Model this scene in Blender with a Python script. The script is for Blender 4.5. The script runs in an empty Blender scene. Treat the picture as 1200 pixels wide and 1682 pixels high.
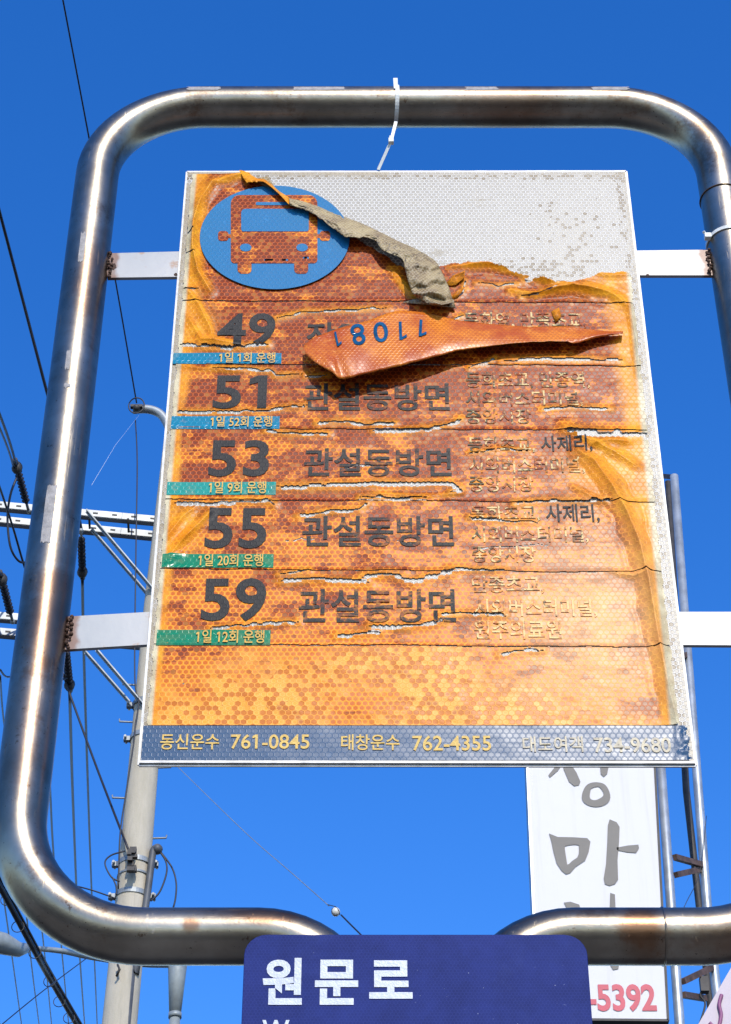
import bpy, bmesh, math, random
import numpy as np
from mathutils import Vector
R = math.radians
random.seed(7)
S = bpy.context.scene
COL = S.collection

# ------------------------------------------------------------------ camera
F, TH, CZ, D0 = 3450.0, R(39.4), 1.6, 1.92       # focal length in photo pixels, pitch, eye height, distance of the board
CT, ST = math.cos(TH), math.sin(TH)
cam = bpy.data.cameras.new('camera'); co = bpy.data.objects.new('camera', cam); COL.objects.link(co)
co.location = (0, 0, CZ); co.rotation_euler = (R(90) + TH, 0, 0)
cam.sensor_fit = 'VERTICAL'; cam.sensor_height = 36; cam.sensor_width = 25.7
cam.lens = F / 1682 * 36; cam.clip_start = .05; cam.clip_end = 5000
S.camera = co

# ------------------------------------------------------------------ light
SUN_EL, SUN_AZ = 36.5, 10.5        # sun behind the camera and a little to its right
world = bpy.data.worlds.new('World'); S.world = world; world.use_nodes = True
wn = world.node_tree; bg = wn.nodes['Background']
sky = wn.nodes.new('ShaderNodeTexSky'); sky.sky_type = 'NISHITA'; sky.sun_disc = False
sky.sun_elevation = R(SUN_EL); sky.sun_rotation = R(180 - SUN_AZ)
sky.air_density = 1.0; sky.dust_density = 0.3; sky.ozone_density = 3.6; sky.altitude = 50
hs = wn.nodes.new('ShaderNodeHueSaturation'); hs.inputs['Saturation'].default_value = 1.36; hs.inputs['Hue'].default_value = .514; hs.inputs['Saturation'].default_value = 1.33
wn.links.new(sky.outputs[0], hs.inputs['Color']); wn.links.new(hs.outputs[0], bg.inputs[0])
bg.inputs[1].default_value = 0.15
sl = bpy.data.lights.new('sun', 'SUN'); sl.energy = 2.15; sl.angle = R(.53); sl.color = (1, .935, .835)
so = bpy.data.objects.new('sun', sl); COL.objects.link(so); so.location = (3, -8, 12)
sd = Vector((math.sin(R(SUN_AZ)) * math.cos(R(SUN_EL)), -math.cos(R(SUN_AZ)) * math.cos(R(SUN_EL)), math.sin(R(SUN_EL))))
so.rotation_euler = sd.to_track_quat('Z', 'Y').to_euler()
S.view_settings.view_transform = 'Standard'; S.view_settings.look = 'None'
S.view_settings.exposure = 0.85; S.view_settings.gamma = 1; S.view_settings.use_curve_mapping = False

# ------------------------------------------------------------------ measuring: photo pixel -> place
def W(px, py, h=0.0, Y=None):
    """point seen at (px,py) on the vertical plane Y (default: board front, h metres proud of it)"""
    y = (D0 - h) if Y is None else Y
    dx, dv = (px - 600) / F, (841 - py) / F
    ry = CT - dv * ST; rz = ST + dv * CT
    t = y / ry
    return Vector((dx * t, y, CZ + rz * t))
def WZ(px, py, z):
    dx, dv = (px - 600) / F, (841 - py) / F
    ry = CT - dv * ST; rz = ST + dv * CT
    t = (z - CZ) / rz
    return Vector((dx * t, ry * t, z))
def Wn(px, py, h=0.0):
    y = D0 - h
    dx, dv = (px - 600) / F, (841 - py) / F
    t = y / (CT - dv * ST)
    return np.stack([dx * t, y + 0 * t, CZ + (ST + dv * CT) * t], -1)
def PIX(x, z, y=D0):
    zz = z - CZ; d = y * CT + zz * ST
    return 600 + F * x / d, 841 - F * (zz * CT - y * ST) / d

# ------------------------------------------------------------------ objects
def props(o, label=None, cat=None, group=None, kind=None):
    if label: o['label'] = label
    if cat: o['category'] = cat
    if group: o['group'] = group
    if kind: o['kind'] = kind
    return o
def thing(name, loc, label, cat, group=None):
    o = bpy.data.objects.new(name, None); o.empty_display_size = .1; COL.objects.link(o)
    o.location = loc; return props(o, label, cat, group)
def root_loc(o):
    v = Vector((0, 0, 0))
    while o: v += o.location; o = o.parent
    return v
class MB:
    def __init__(s): s.v = []; s.f = []; s.sm = []
    def add(s, vs, fs, smooth=False):
        b = len(s.v); s.v += [tuple(v) for v in vs]
        s.f += [tuple(b + i for i in f) for f in fs]; s.sm += [smooth] * len(fs)
        return s
    def box(s, c, d, ax=None):
        c = Vector(c); X, Y, Z = ax or (Vector((1, 0, 0)), Vector((0, 1, 0)), Vector((0, 0, 1)))
        vs = [c + X * (i * d[0] / 2) + Y * (j * d[1] / 2) + Z * (k * d[2] / 2) for i in (-1, 1) for j in (-1, 1) for k in (-1, 1)]
        return s.add(vs, [(0, 1, 3, 2), (4, 6, 7, 5), (0, 4, 5, 1), (2, 3, 7, 6), (0, 2, 6, 4), (1, 5, 7, 3)])
    def beam(s, a, b, w, h, up=(0, 0, 1)):
        a, b = Vector(a), Vector(b); X = (b - a); L = X.length; X.normalize()
        Y = Vector(up).cross(X).normalized(); Z = X.cross(Y)
        return s.box((a + b) / 2, (L, w, h), (X, Y, Z))
    def tube(s, pts, r, n=10, caps=True, closed=False, squash=None):
        pts = [Vector(p) for p in pts]; m = len(pts)
        rr = r if hasattr(r, '__len__') else [r] * m
        T = []
        for i in range(m):
            a = pts[(i - 1) % m] if (closed or i > 0) else pts[i]
            b = pts[(i + 1) % m] if (closed or i < m - 1) else pts[i]
            T.append((b - a).normalized())
        up = Vector((0, 1, 0)) if abs(T[0].y) < .9 else Vector((0, 0, 1))
        N = (up - T[0] * up.dot(T[0])).normalized()
        vs = []
        for i in range(m):
            N = (N - T[i] * N.dot(T[i])).normalized(); B = T[i].cross(N)
            for k in range(n):
                a = 2 * math.pi * k / n
                vs.append(pts[i] + (N * math.cos(a) + B * math.sin(a)) * rr[i])
        fs = []
        for i in range(m if closed else m - 1):
            j = (i + 1) % m
            for k in range(n):
                l = (k + 1) % n
                fs.append((i * n + k, j * n + k, j * n + l, i * n + l))
        s.add(vs, fs, True)
        if caps and not closed:
            b = len(s.v) - len(vs)
            s.f += [tuple(b + k for k in range(n)), tuple(b + (m - 1) * n + k for k in reversed(range(n)))]; s.sm += [False] * 2
        return s
    def ball(s, c, r, n=12, m=8, sc=(1, 1, 1)):
        c = Vector(c); vs = []
        for i in range(m + 1):
            p = math.pi * i / m
            for k in range(n):
                a = 2 * math.pi * k / n
                vs.append(c + Vector((r * sc[0] * math.sin(p) * math.cos(a), r * sc[1] * math.sin(p) * math.sin(a), r * sc[2] * math.cos(p))))
        fs = [(i * n + k, (i + 1) * n + k, (i + 1) * n + (k + 1) % n, i * n + (k + 1) % n) for i in range(m) for k in range(n)]
        return s.add(vs, fs, True)
    def build(s, name, mat, parent=None, bevel=0):
        me = bpy.data.meshes.new(name)
        L = root_loc(parent)
        me.from_pydata([(v[0] - L.x, v[1] - L.y, v[2] - L.z) for v in s.v], [], s.f)
        me.polygons.foreach_set('use_smooth', s.sm); me.materials.append(mat); me.validate(); me.update()
        bm = bmesh.new(); bm.from_mesh(me); bmesh.ops.recalc_face_normals(bm, faces=bm.faces); bm.to_mesh(me); bm.free()
        o = bpy.data.objects.new(name, me); COL.objects.link(o); o.parent = parent
        if bevel:
            b = o.modifiers.new('bevel', 'BEVEL'); b.width = bevel; b.segments = 2; b.limit_method = 'ANGLE'
        return o
def arc(c, r, a0, a1, n, y):
    return [Vector((c[0] + r * math.cos(a0 + (a1 - a0) * i / n), y, c[1] + r * math.sin(a0 + (a1 - a0) * i / n))) for i in range(n + 1)]
def catmull(P, n):
    P = [np.array(p, float) for p in P]; out = []
    for i in range(len(P) - 1):
        p0 = P[max(i - 1, 0)]; p1 = P[i]; p2 = P[i + 1]; p3 = P[min(i + 2, len(P) - 1)]
        for k in range(n):
            t = k / n
            out.append(.5 * (2 * p1 + (p2 - p0) * t + (2 * p0 - 5 * p1 + 4 * p2 - p3) * t * t + (3 * p1 - p0 - 3 * p2 + p3) * t ** 3))
    out.append(P[-1]); return np.array(out)

# ------------------------------------------------------------------ node helpers
class NT:
    def __init__(s, name):
        s.m = bpy.data.materials.new(name); s.m.use_nodes = True; s.t = s.m.node_tree
        s.b = s.t.nodes['Principled BSDF']; s.tc = s.n('ShaderNodeTexCoord').outputs['Object']
    def n(s, k, **kw):
        x = s.t.nodes.new(k)
        for a, b in kw.items(): setattr(x, a, b)
        return x
    def put(s, sock, v):
        if v is None: return
        if isinstance(v, bpy.types.NodeSocket): s.t.links.new(v, sock)
        elif isinstance(v, (tuple, list)) and sock.type == 'RGBA' and len(v) == 3: sock.default_value = (*v, 1)
        else: sock.default_value = v
    def math(s, op, a, b=None, c=None, clamp=False):
        x = s.n('ShaderNodeMath', operation=op, use_clamp=clamp)
        for i, v in enumerate((a, b, c)): s.put(x.inputs[i], v)
        return x.outputs[0]
    def vec(s, op, a, b=None, out=0):
        x = s.n('ShaderNodeVectorMath', operation=op); s.put(x.inputs[0], a); s.put(x.inputs[1], b)
        return x.outputs[out]
    def mix(s, f, a, b, mode='MIX'):
        x = s.n('ShaderNodeMix', data_type='RGBA', blend_type=mode)
        s.put(x.inputs[0], f); s.put(x.inputs[6], a); s.put(x.inputs[7], b); return x.outputs[2]
    def step(s, v, lo, hi, a=0., b=1.):
        x = s.n('ShaderNodeMapRange', interpolation_type='SMOOTHSTEP')
        for k, w in zip(('Value', 'From Min', 'From Max', 'To Min', 'To Max'), (v, lo, hi, a, b)): s.put(x.inputs[k], w)
        return x.outputs[0]
    def noise(s, scale, detail=3, rough=.5, vec=None, sc=None, out=0, off=None):
        v = vec or s.tc
        if sc: v = s.vec('MULTIPLY', v, sc)
        if off: v = s.vec('ADD', v, off)
        x = s.n('ShaderNodeTexNoise'); s.put(x.inputs['Vector'], v); x.inputs['Scale'].default_value = scale
        x.inputs['Detail'].default_value = detail; x.inputs['Roughness'].default_value = rough; return x.outputs[out]
    def attr(s, name): return s.n('ShaderNodeAttribute', attribute_name=name).outputs['Fac']
    def hexes(s, pitch=.007):
        """honeycomb of the reflective sheeting: distance from a cell's middle (0 to .5) and a random value per cell"""
        sp = s.n('ShaderNodeSeparateXYZ'); s.put(sp.inputs[0], s.tc)
        cb = s.n('ShaderNodeCombineXYZ'); s.put(cb.inputs[0], sp.outputs[0]); s.put(cb.inputs[1], sp.outputs[2])
        p = s.vec('ADD', s.vec('SCALE', cb.outputs[0]), (400., 400 * math.sqrt(3), 0.))
        p.node.inputs[0].links[0].from_node.inputs['Scale'].default_value = 1 / pitch
        r = (1., math.sqrt(3), 1.); h = (.5, math.sqrt(3) / 2, 0.)
        a = s.vec('SUBTRACT', s.vec('MODULO', p, r), h)
        b = s.vec('SUBTRACT', s.vec('MODULO', s.vec('SUBTRACT', p, h), r), h)
        f = s.math('LESS_THAN', s.vec('LENGTH', b, out=1), s.vec('LENGTH', a, out=1))
        mx = s.n('ShaderNodeMix', data_type='VECTOR'); s.put(mx.inputs[0], f); s.put(mx.inputs[4], a); s.put(mx.inputs[5], b)
        g = mx.outputs[1]
        cell = s.vec('FLOOR', s.vec('ADD', s.vec('MULTIPLY', s.vec('SUBTRACT', p, g), (2., 2 / math.sqrt(3), 1.)), (.5, .5, .5)))
        wn_ = s.n('ShaderNodeTexWhiteNoise', noise_dimensions='3D'); s.put(wn_.inputs[0], cell)
        ab = s.vec('ABSOLUTE', g); q = s.n('ShaderNodeSeparateXYZ'); s.put(q.inputs[0], ab)
        d = s.math('MAXIMUM', q.outputs[0], s.vec('DOT_PRODUCT', ab, (.5, math.sqrt(3) / 2, 0.), out=1))
        return d, wn_.outputs[0], cell
    def bump(s, h, strength=.3, dist=.001, normal=None):
        x = s.n('ShaderNodeBump'); x.inputs['Strength'].default_value = strength; x.inputs['Distance'].default_value = dist
        s.put(x.inputs['Height'], h)
        if normal: s.put(x.inputs['Normal'], normal)
        return x.outputs[0]
    def done(s, color=None, rough=None, metal=None, normal=None, **kw):
        s.put(s.b.inputs['Base Color'], color); s.put(s.b.inputs['Roughness'], rough)
        s.put(s.b.inputs['Metallic'], metal); s.put(s.b.inputs['Normal'], normal)
        for k, v in kw.items(): s.put(s.b.inputs[k.replace('_', ' ')], v)
        return s.m
def plain(name, c, rough=.6, metal=0., var=.25, scale=8., bump=.1, **kw):
    n = NT(name); v = n.noise(scale, 5, .65)
    c2 = tuple(x * (1 - var) for x in c); c3 = tuple(min(1, x * (1 + var * .6)) for x in c)
    return n.done(n.mix(n.step(v, .3, .7), c2, c3), rough, metal, n.bump(n.noise(scale * 6, 4), bump, .002), **kw)

# ------------------------------------------------------------------ materials
def film_color(n):
    """weathered amber reflective sheeting; lift = 1 where the film stands off its backing, low = 1 towards its foot"""
    d, rnd, cell = n.hexes()
    lift, low, edge = n.attr('lift'), n.attr('low'), n.attr('edge')
    streak = n.math('ADD', n.math('MULTIPLY', n.noise(1, 6, .66, sc=(13., 1., 34.)), .62), n.math('MULTIPLY', n.noise(1, 5, .7, sc=(22., 1., 70.), off=(3., 0., 5.)), .40))
    fine = n.noise(60, 4, .6)
    cellv = n.noise(1, 3, .6, vec=cell, sc=(.11, .16, 1.))
    red = n.math('SUBTRACT', n.math('ADD', n.math('MULTIPLY', streak, .80), n.math('MULTIPLY', cellv, .34)), n.math('MULTIPLY', low, .15))
    red = n.math('ADD', red, n.math('MULTIPLY', n.math('SUBTRACT', rnd, .5), .06))
    redm = n.step(red, .485, .545)
    wall = n.mix(redm, (.86, .31, .020), (.47, .085, .009))
    core = n.mix(redm, (.56, .118, .010), (.19, .027, .004))
    core = n.mix(n.math('MULTIPLY', n.step(rnd, .80, .9), .4), core, (.66, .26, .04))
    inner = n.step(n.math('SUBTRACT', d, n.math('MULTIPLY', redm, .05)), .40, .32)
    c = n.mix(inner, wall, core)
    # foot of the board: whole cells flip between brown and yellow
    flip = n.math('GREATER_THAN', n.math('ADD', n.math('ADD', n.math('MULTIPLY', rnd, .62), n.math('MULTIPLY', n.noise(1, 4, .7, vec=cell, sc=(.22, .30, 1.)), 1.0)), n.math('MULTIPLY', n.step(low, .70, 1.), .16)), .89)
    cl = n.mix(flip, (.84, .34, .035), (.48, .125, .012))
    cl = n.mix(n.math('MULTIPLY', n.step(rnd, .2, .8), .35), cl, (.74, .24, .02))
    cl = n.mix(n.step(d, .40, .48), cl, (.80, .34, .05))
    ring = n.math('MULTIPLY', n.step(n.math('ABSOLUTE', n.math('SUBTRACT', d, .36)), .06, .02), n.math('LESS_THAN', rnd, .45))
    cl = n.mix(n.math('MULTIPLY', ring, .6), cl, (.90, .55, .14))
    lowm = n.step(low, .64, .84)
    c = n.mix(n.math('MULTIPLY', lowm, n.step(n.noise(7, 4), .36, .50)), c, cl)
    gold = n.mix(n.step(n.noise(25, 5, .7), .35, .7), (.72, .235, .006), (.92, .40, .022))
    c = n.mix(n.math('MULTIPLY', lift, n.math('ADD', .78, n.math('MULTIPLY', n.step(d, .3, .45), .22))), c, gold)
    glare_pale = n.attr('glare_pale')
    c = n.mix(n.math('MULTIPLY', glare_pale, .42), c, (.92, .58, .27))  # pale sun glare mixed into the film colour
    beige = n.mix(n.step(n.noise(50, 4), .35, .65), (.50, .41, .24), (.66, .57, .36))
    c = n.mix(edge, c, beige)
    c = n.mix(n.math('MULTIPLY', n.step(n.noise(170, 3, .7), .66, .72), .55), c, (.12, .05, .02))
    c = n.mix(n.math('MULTIPLY', n.step(fine, .45, .75), .18), c, (.30, .10, .03))
    return c, d, rnd, lift
def m_film():
    n = NT('amber_film'); c, d, rnd, lift = film_color(n)
    nb = n.bump(n.noise(14, 4, .6), .15, .003)
    nb = n.bump(n.math('ADD', n.step(d, .38, .47), n.math('MULTIPLY', rnd, .15)), .35, .0005, nb)
    return n.done(c, n.math('ADD', .27, n.math('MULTIPLY', n.noise(40, 3), .10)), 0., nb, Specular_IOR_Level=.12)
def m_flap():
    n = NT('flap_film'); d, rnd, cell = n.hexes(.0056)
    c = n.mix(n.step(n.noise(16, 5, .7), .36, .62), (.76, .24, .018), (.46, .085, .008))
    c = n.mix(n.math('MULTIPLY', n.step(d, .42, .34), .5), c, (.36, .06, .010))
    c = n.mix(n.math('MULTIPLY', n.step(n.noise(1, 4, .7, sc=(60., 60., 60.)), .60, .72), .6), c, (.80, .34, .06))
    return n.done(c, n.math('ADD', .20, n.math('MULTIPLY', n.noise(30, 4), .2)), 0., n.bump(n.noise(30, 4, .6), .3, .002, n.bump(n.step(d, .36, .47), .3, .0005)), Specular_IOR_Level=.28)
def m_ink(name, ink, fade=.0, hexmix=.2, rough=.45, thr=(.5, .62), gold=0., spec=.13):
    """print on the film, worn through to the film where it has faded"""
    n = NT(name); c, d, rnd, lift = film_color(n)
    ic = n.mix(n.math('MULTIPLY', n.step(d, .33, .46), hexmix), ink, tuple(min(1, x * 2 + .012) for x in ink))
    ic = n.mix(n.math('MULTIPLY', n.step(n.noise(120, 4, .7), .58, .7), .35), ic, tuple(x * 1.7 + .02 for x in ink))
    if fade:
        f = n.math('MULTIPLY', n.step(n.math('ADD', n.noise(1, 3, .7, sc=(60., 60., 110.)), n.math('MULTIPLY', n.attr('worn'), .16)), *thr), fade); ic = n.mix(f, ic, c)
        if gold: ic = n.mix(n.math('MULTIPLY', n.step(n.math('ADD', n.noise(1, 3, .7, sc=(90., 60., 70.), off=(9., 2., 4.)), n.math('MULTIPLY', n.attr('worn'), .16)), .54, .64), gold), ic, (.86, .62, .26))  # gold highlights of embossed letters, painted into the ink colour
    nb = n.bump(n.step(d, .38, .47), .3, .0005)
    return n.done(ic, rough, 0., nb, Specular_IOR_Level=spec)
def m_sheet():
    n = NT('silver_sheeting'); d, rnd, cell = n.hexes(.0062)
    white = n.mix(n.math('MULTIPLY', rnd, .35), (.26, .235, .185), (.40, .37, .31))
    c = n.mix(n.step(d, .36, .46), white, (.70, .66, .58))
    cellv = n.noise(1, 3, .6, vec=cell, sc=(.13, .15, 1.))
    dot = n.attr('dots')
    hit = n.math('GREATER_THAN', n.math('ADD', n.math('ADD', n.math('MULTIPLY', rnd, .7), n.math('MULTIPLY', cellv, .7)), dot), 1.08)
    c = n.mix(n.math('MULTIPLY', hit, n.step(d, .46, .40)), c, (.11, .07, .022))
    c = n.mix(n.math('MULTIPLY', n.step(n.noise(1, 5, .75, sc=(14., 1., 40.), off=(2., 0., 7.)), .60, .66), .5), c, (.22, .17, .09))
    st = n.attr('stain')
    c = n.mix(n.math('MULTIPLY', st, n.step(n.noise(45, 5, .7), .25, .55)), c, (.33, .26, .15))
    c = n.mix(n.math('MULTIPLY', n.step(n.noise(7, 6, .7, sc=(1., 1., .5)), .55, .8), .35), c, (.50, .44, .33))
    c = n.mix(n.step(n.noise(140, 2, .6), .73, .76), c, (.10, .06, .04))
    nb = n.bump(n.step(d, .36, .47), .6, .0006)
    return n.done(c, .40, 0., nb, Specular_IOR_Level=.45)
def m_steel():
    n = NT('stainless_tube')
    fine = n.noise(220, 3, .6); pat = n.noise(5, 5, .7)
    c = n.mix(n.step(pat, .35, .7), (.21, .18, .135), (.36, .32, .25))
    c = n.mix(n.math('MULTIPLY', n.step(n.noise(9, 6, .75), .52, .66), .7), c, (.15, .085, .045))
    stain = n.noise(18, 6, .75)
    for (x, z, rx, rz, k) in ((-.345, 3.02, .07, .10, .9), (-.36, 2.86, .05, .09, .6), (-.175, CZ + 1.022, .009, .009, 1.0), (-.10, CZ + 1.035, .06, .012, .9), (.40, CZ + 1.01, .09, .03, .7), (.28, CZ + 1.02, .03, .04, 1.1), (-.35, 3.55, .03, .10, .7), (-.29, 3.82, .05, .05, .6), (.20, CZ + 2.31, .08, .05, .6)):
        # rust bloom of its own shape
        v = n.vec('MULTIPLY', n.vec('SUBTRACT', n.tc, (x - .052, 0., z)), (1 / rx, 0., 1 / rz))
        f = n.math('MULTIPLY', n.step(n.math('ADD', n.vec('LENGTH', v, out=1), n.math('MULTIPLY', n.math('SUBTRACT', stain, .5), 2.4)), 1.15, .35), k * .75, clamp=True)
        c = n.mix(f, c, (.17, .075, .032))
    c = n.mix(n.math('MULTIPLY', n.step(n.noise(70, 5, .75), .62, .70), .8), c, (.10, .055, .03))
    pits = n.noise(330, 2, .5); c = n.mix(n.step(pits, .72, .75), c, (.05, .03, .02))
    scr = n.noise(1, 3, .6, sc=(240., 240., 14.)); scr2 = n.noise(1, 3, .6, sc=(14., 240., 240.))
    sc = n.math('MAXIMUM', n.step(scr, .64, .70), n.step(scr2, .66, .72))
    r = n.math('ADD', n.math('ADD', .23, n.math('MULTIPLY', n.noise(12, 5, .7), .20)), n.math('MULTIPLY', sc, .16))
    nb = n.bump(fine, .10, .0006, n.bump(n.noise(11, 4, .5), .16, .005))
    nb = n.bump(n.math('ADD', sc, pits), .12, .0005, nb)
    return n.done(c, r, 1., nb)
def m_bracket():
    n = NT('painted_flat_bar')
    rust = n.step(n.noise(28, 5, .7), .60, .70)
    c = n.mix(n.step(n.noise(6, 4), .3, .7), (.29, .305, .305), (.38, .375, .36))
    c = n.mix(n.math('MULTIPLY', rust, .8), c, (.30, .15, .06))
    w = n.attr('rust'); c = n.mix(n.math('MULTIPLY', n.step(n.math('ADD', w, n.math('MULTIPLY', n.noise(45, 5), .7)), .95, 1.2), .9), c, (.16, .07, .035))
    return n.done(c, .42, .1, n.bump(n.noise(80, 4), .15, .001))
def m_curl():
    n = NT('film_back'); d, rnd, cell = n.hexes(.0045)
    c = n.mix(n.step(n.noise(30, 6, .7), .3, .7), (.15, .08, .02), (.42, .31, .13))
    c = n.mix(n.math('MULTIPLY', n.step(d, .3, .45), .35), c, (.62, .54, .36))
    c = n.mix(n.step(n.noise(130, 4, .8), .57, .66), c, (.05, .03, .012))
    v = n.n('ShaderNodeTexVoronoi', feature='DISTANCE_TO_EDGE'); n.put(v.inputs[0], n.tc); v.inputs['Scale'].default_value = 90
    c = n.mix(n.math('MULTIPLY', n.step(v.outputs[0], .04, .0), n.step(n.noise(14, 3), .5, .6)), c, (.05, .035, .02))
    return n.done(c, .5, 0., n.bump(n.noise(60, 5, .7), .8, .004))
def m_blue():
    n = NT('blue_sheeting'); d, rnd, cell = n.hexes(.0035)
    c = n.mix(n.step(n.noise(20, 6, .75), .3, .7), (.007, .016, .105), (.013, .026, .155))
    c = n.mix(n.math('MULTIPLY', n.step(d, .38, .47), .25), c, (.04, .06, .25))
    sc = n.noise(1, 2, .6, sc=(90., 90., 300.)); sc2 = n.noise(260, 2, .5)
    c = n.mix(n.math('MULTIPLY', n.step(sc, .73, .77), .35), c, (.3, .34, .5))
    c = n.mix(n.step(sc2, .75, .775), c, (.35, .38, .5))
    c = n.mix(n.math('MULTIPLY', n.step(n.noise(3.5, 6, .8), .52, .70), .22), c, (.05, .07, .19))
    return n.done(c, .6, 0., n.bump(n.step(d, .38, .47), .1, .0004), Specular_IOR_Level=.12)
def m_concrete():
    n = NT('pole_concrete')
    c = n.mix(n.step(n.noise(3, 6, .7, sc=(1., 1., .25)), .3, .7), (.40, .355, .26), (.54, .48, .37))
    c = n.mix(n.math('MULTIPLY', n.step(n.noise(1, 5, .7, sc=(9., 9., .5)), .5, .7), .5), c, (.27, .24, .19))
    return n.done(c, .85, 0., n.bump(n.noise(60, 5), .3, .01))
def m_acrylic():
    n = NT('white_sign_face'); run = n.noise(1, 5, .7, sc=(9., 1., .35))
    c = n.mix(n.math('MULTIPLY', n.step(run, .50, .72), .35), (.62, .60, .58), (.46, .43, .38))
    c = n.mix(n.step(n.noise(14, 4, .8), .70, .76), c, (.30, .27, .23))
    return n.done(c, .6, 0., n.bump(n.noise(1.2, 3), .3, .03))
M = dict(
    film=m_film(), sheet=m_sheet(), steel=m_steel(), bracket=m_bracket(), curl=m_curl(), blue=m_blue(), concrete=m_concrete(),
    ink=m_ink('number_ink', (.020, .019, .018), .0), ink_faded=m_ink('faded_ink', (.085, .065, .03), 1., thr=(.44, .60), gold=.8),
    ink_soft=m_ink('worn_ink', (.024, .022, .019), .45, thr=(.52, .64)),
    emblem=m_ink('emblem_blue', (.012, .15, .32), .0, .10), digit_blue=plain('embossed_blue', (.008, .08, .17), .12, var=.5, scale=60),
    tag_blue=m_ink('tag_cyan', (.012, .19, .29), .12, .15, .2), tag_teal=m_ink('tag_teal', (.025, .27, .22), .15, .15, .2), tag_green=m_ink('tag_green', (.006, .20, .10), .08, .15, .2),
    footer=m_ink('footer_blue', (.020, .066, .135), .0, .08, .31, spec=.28), cream=m_ink('cream_print', (.66, .38, .08), .2, .1), foot_print=m_ink('footer_print', (.62, .40, .11), .0, .2), flapfilm=m_flap(), foot_faint=plain('faint_print', (.30, .25, .14), .4, 0., .6, 120),
    rust=plain('weld_rust', (.07, .032, .016), .8, 0., .5, 60, .5), alu=plain('board_edge', (.45, .45, .43), .55, .5, .3, 40),
    white=plain('white_print', (.46, .50, .56), .4, 0., .12, 80, .2), nylon=plain('nylon_tie', (.72, .72, .66), .35, 0., .15, 60),
    tape=plain('tape_residue', (.34, .31, .28), .6, 0., .3, 90, .3), wire=plain('black_cable', (.012, .012, .018), .5, 0., .3, 5),
    rubber=plain('insulator_rubber', (.018, .018, .024), .6, 0., .4, 20, .3), galv=plain('galvanised_steel', (.28, .30, .30), .5, .35, .25, 4, .1),
    galvp=plain('galvanised_pipe', (.42, .45, .46), .42, .55, .3, 5, .1), strut=plain('rusty_strut', (.12, .07, .05), .7, .2, .5, 10),
    acrylic=m_acrylic(), brush=plain('grey_brush_lettering', (.16, .145, .12), .6, 0., .08, 4, 0.),
    pink=plain('pink_digits', (.48, .03, .06), .5, 0., .1, 4, 0.), lilac=plain('lilac_sign_face', (.34, .28, .33), .4, 0., .12, 3, 0.), mauve=plain('mauve_script', (.26, .08, .17), .5, 0., .1, 3, 0.),
    dark=plain('dark_frame', (.05, .045, .04), .6, .2, .3, 12), lamp=plain('lamp_grey', (.30, .33, .32), .5, .2, .2, 6), conduit=plain('conduit', (.09, .095, .10), .55, .1, .3, 6),
    ceramic=plain('glazed_ceramic', (.62, .60, .52), .25, 0., .1, 30), thread=plain('spider_silk', (.6, .65, .7), .4, 0., .1, 3, 0.),
    asphalt=plain('asphalt', (.05, .05, .05), .9, 0., .35, 3, .6), paving=plain('paving', (.20, .185, .16), .9, 0., .25, 5, .4), kerb=plain('kerb', (.34, .33, .31), .85, 0., .2, 6, .3),
    paint=plain('road_paint', (.7, .7, .66), .7, 0., .15, 8),
)

# ------------------------------------------------------------------ ground (below the frame)
def quad(name, x0, x1, y0, y1, z, mat, kind='structure', parent=None):
    b = MB(); b.add([(x0, y0, z), (x1, y0, z), (x1, y1, z), (x0, y1, z)], [(0, 1, 2, 3)])
    return props(b.build(name, mat, parent), kind=kind)
quad('ground', -1500, 1500, -1500, 1500, -.13, M['asphalt'])
quad('road', -1500, 1500, -12, -1.2, -.126, M['asphalt'])
b = MB(); b.box((0, 1.3, -.065), (240, 4.6, .13)); props(b.build('pavement', M['paving']), kind='structure')
b = MB(); b.box((0, -1.1, -.063), (240, .18, .136)); props(b.build('kerb', M['kerb']), kind='structure')
for i in range(9): quad('lane_marking', -42 + i * 10, -39 + i * 10, -6.7, -6.55, -.122, M['paint'])

# ------------------------------------------------------------------ the bus stop sign
SIGN = thing('bus_stop_sign', (.052, D0, 0), 'weathered bus stop board peeling in amber film, held in a bent stainless tube frame', 'bus stop sign')
XL, XR, ZT, ZB = -.367, .4825, CZ + 2.323, CZ + 1.024
YT = D0 + .008; r1, r2, TR = .142, .10, .0292
pL, pR = -.009, .113
hp = math.pi / 2
def rng(a, b, n): return [Vector(a) + (Vector(b) - Vector(a)) * i / n for i in range(1, n)]
path = [Vector((pL, YT, 0))] + rng((pL, YT, 0), (pL, YT, ZB - r2), 8)
path += arc((pL - r2, ZB - r2), r2, 0, hp, 12, YT)
path += rng((pL - r2, YT, ZB), (XL + r1, YT, ZB), 6)
path += arc((XL + r1, ZB + r1), r1, -hp, -2 * hp, 16, YT)
path += rng((XL, YT, ZB + r1), (XL, YT, ZT - r1), 30)
path += arc((XL + r1, ZT - r1), r1, 2 * hp, hp, 16, YT)
path += rng((XL + r1, YT, ZT), (XR - r1, YT, ZT), 20)
path += arc((XR - r1, ZT - r1), r1, hp, 0, 16, YT)
path += rng((XR, YT, ZT - r1), (XR, YT, ZB + r1), 30)
path += arc((XR - r1, ZB + r1), r1, 0, -hp, 16, YT)
path += rng((XR - r1, YT, ZB), (pR + r2, YT, ZB), 6)
path += arc((pR + r2, ZB - r2), r2, hp, 2 * hp, 12, YT)
path += rng((pR, YT, ZB - r2), (pR, YT, 0), 8) + [Vector((pR, YT, 0))]
b = MB(); b.tube(path, TR, 48); frame = b.build('tube_frame', M['steel'], SIGN)
b = MB(); b.box((.052, YT, .006), (.34, .16, .012)); b.build('base_plate', M['galv'], SIGN, .002)
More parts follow.
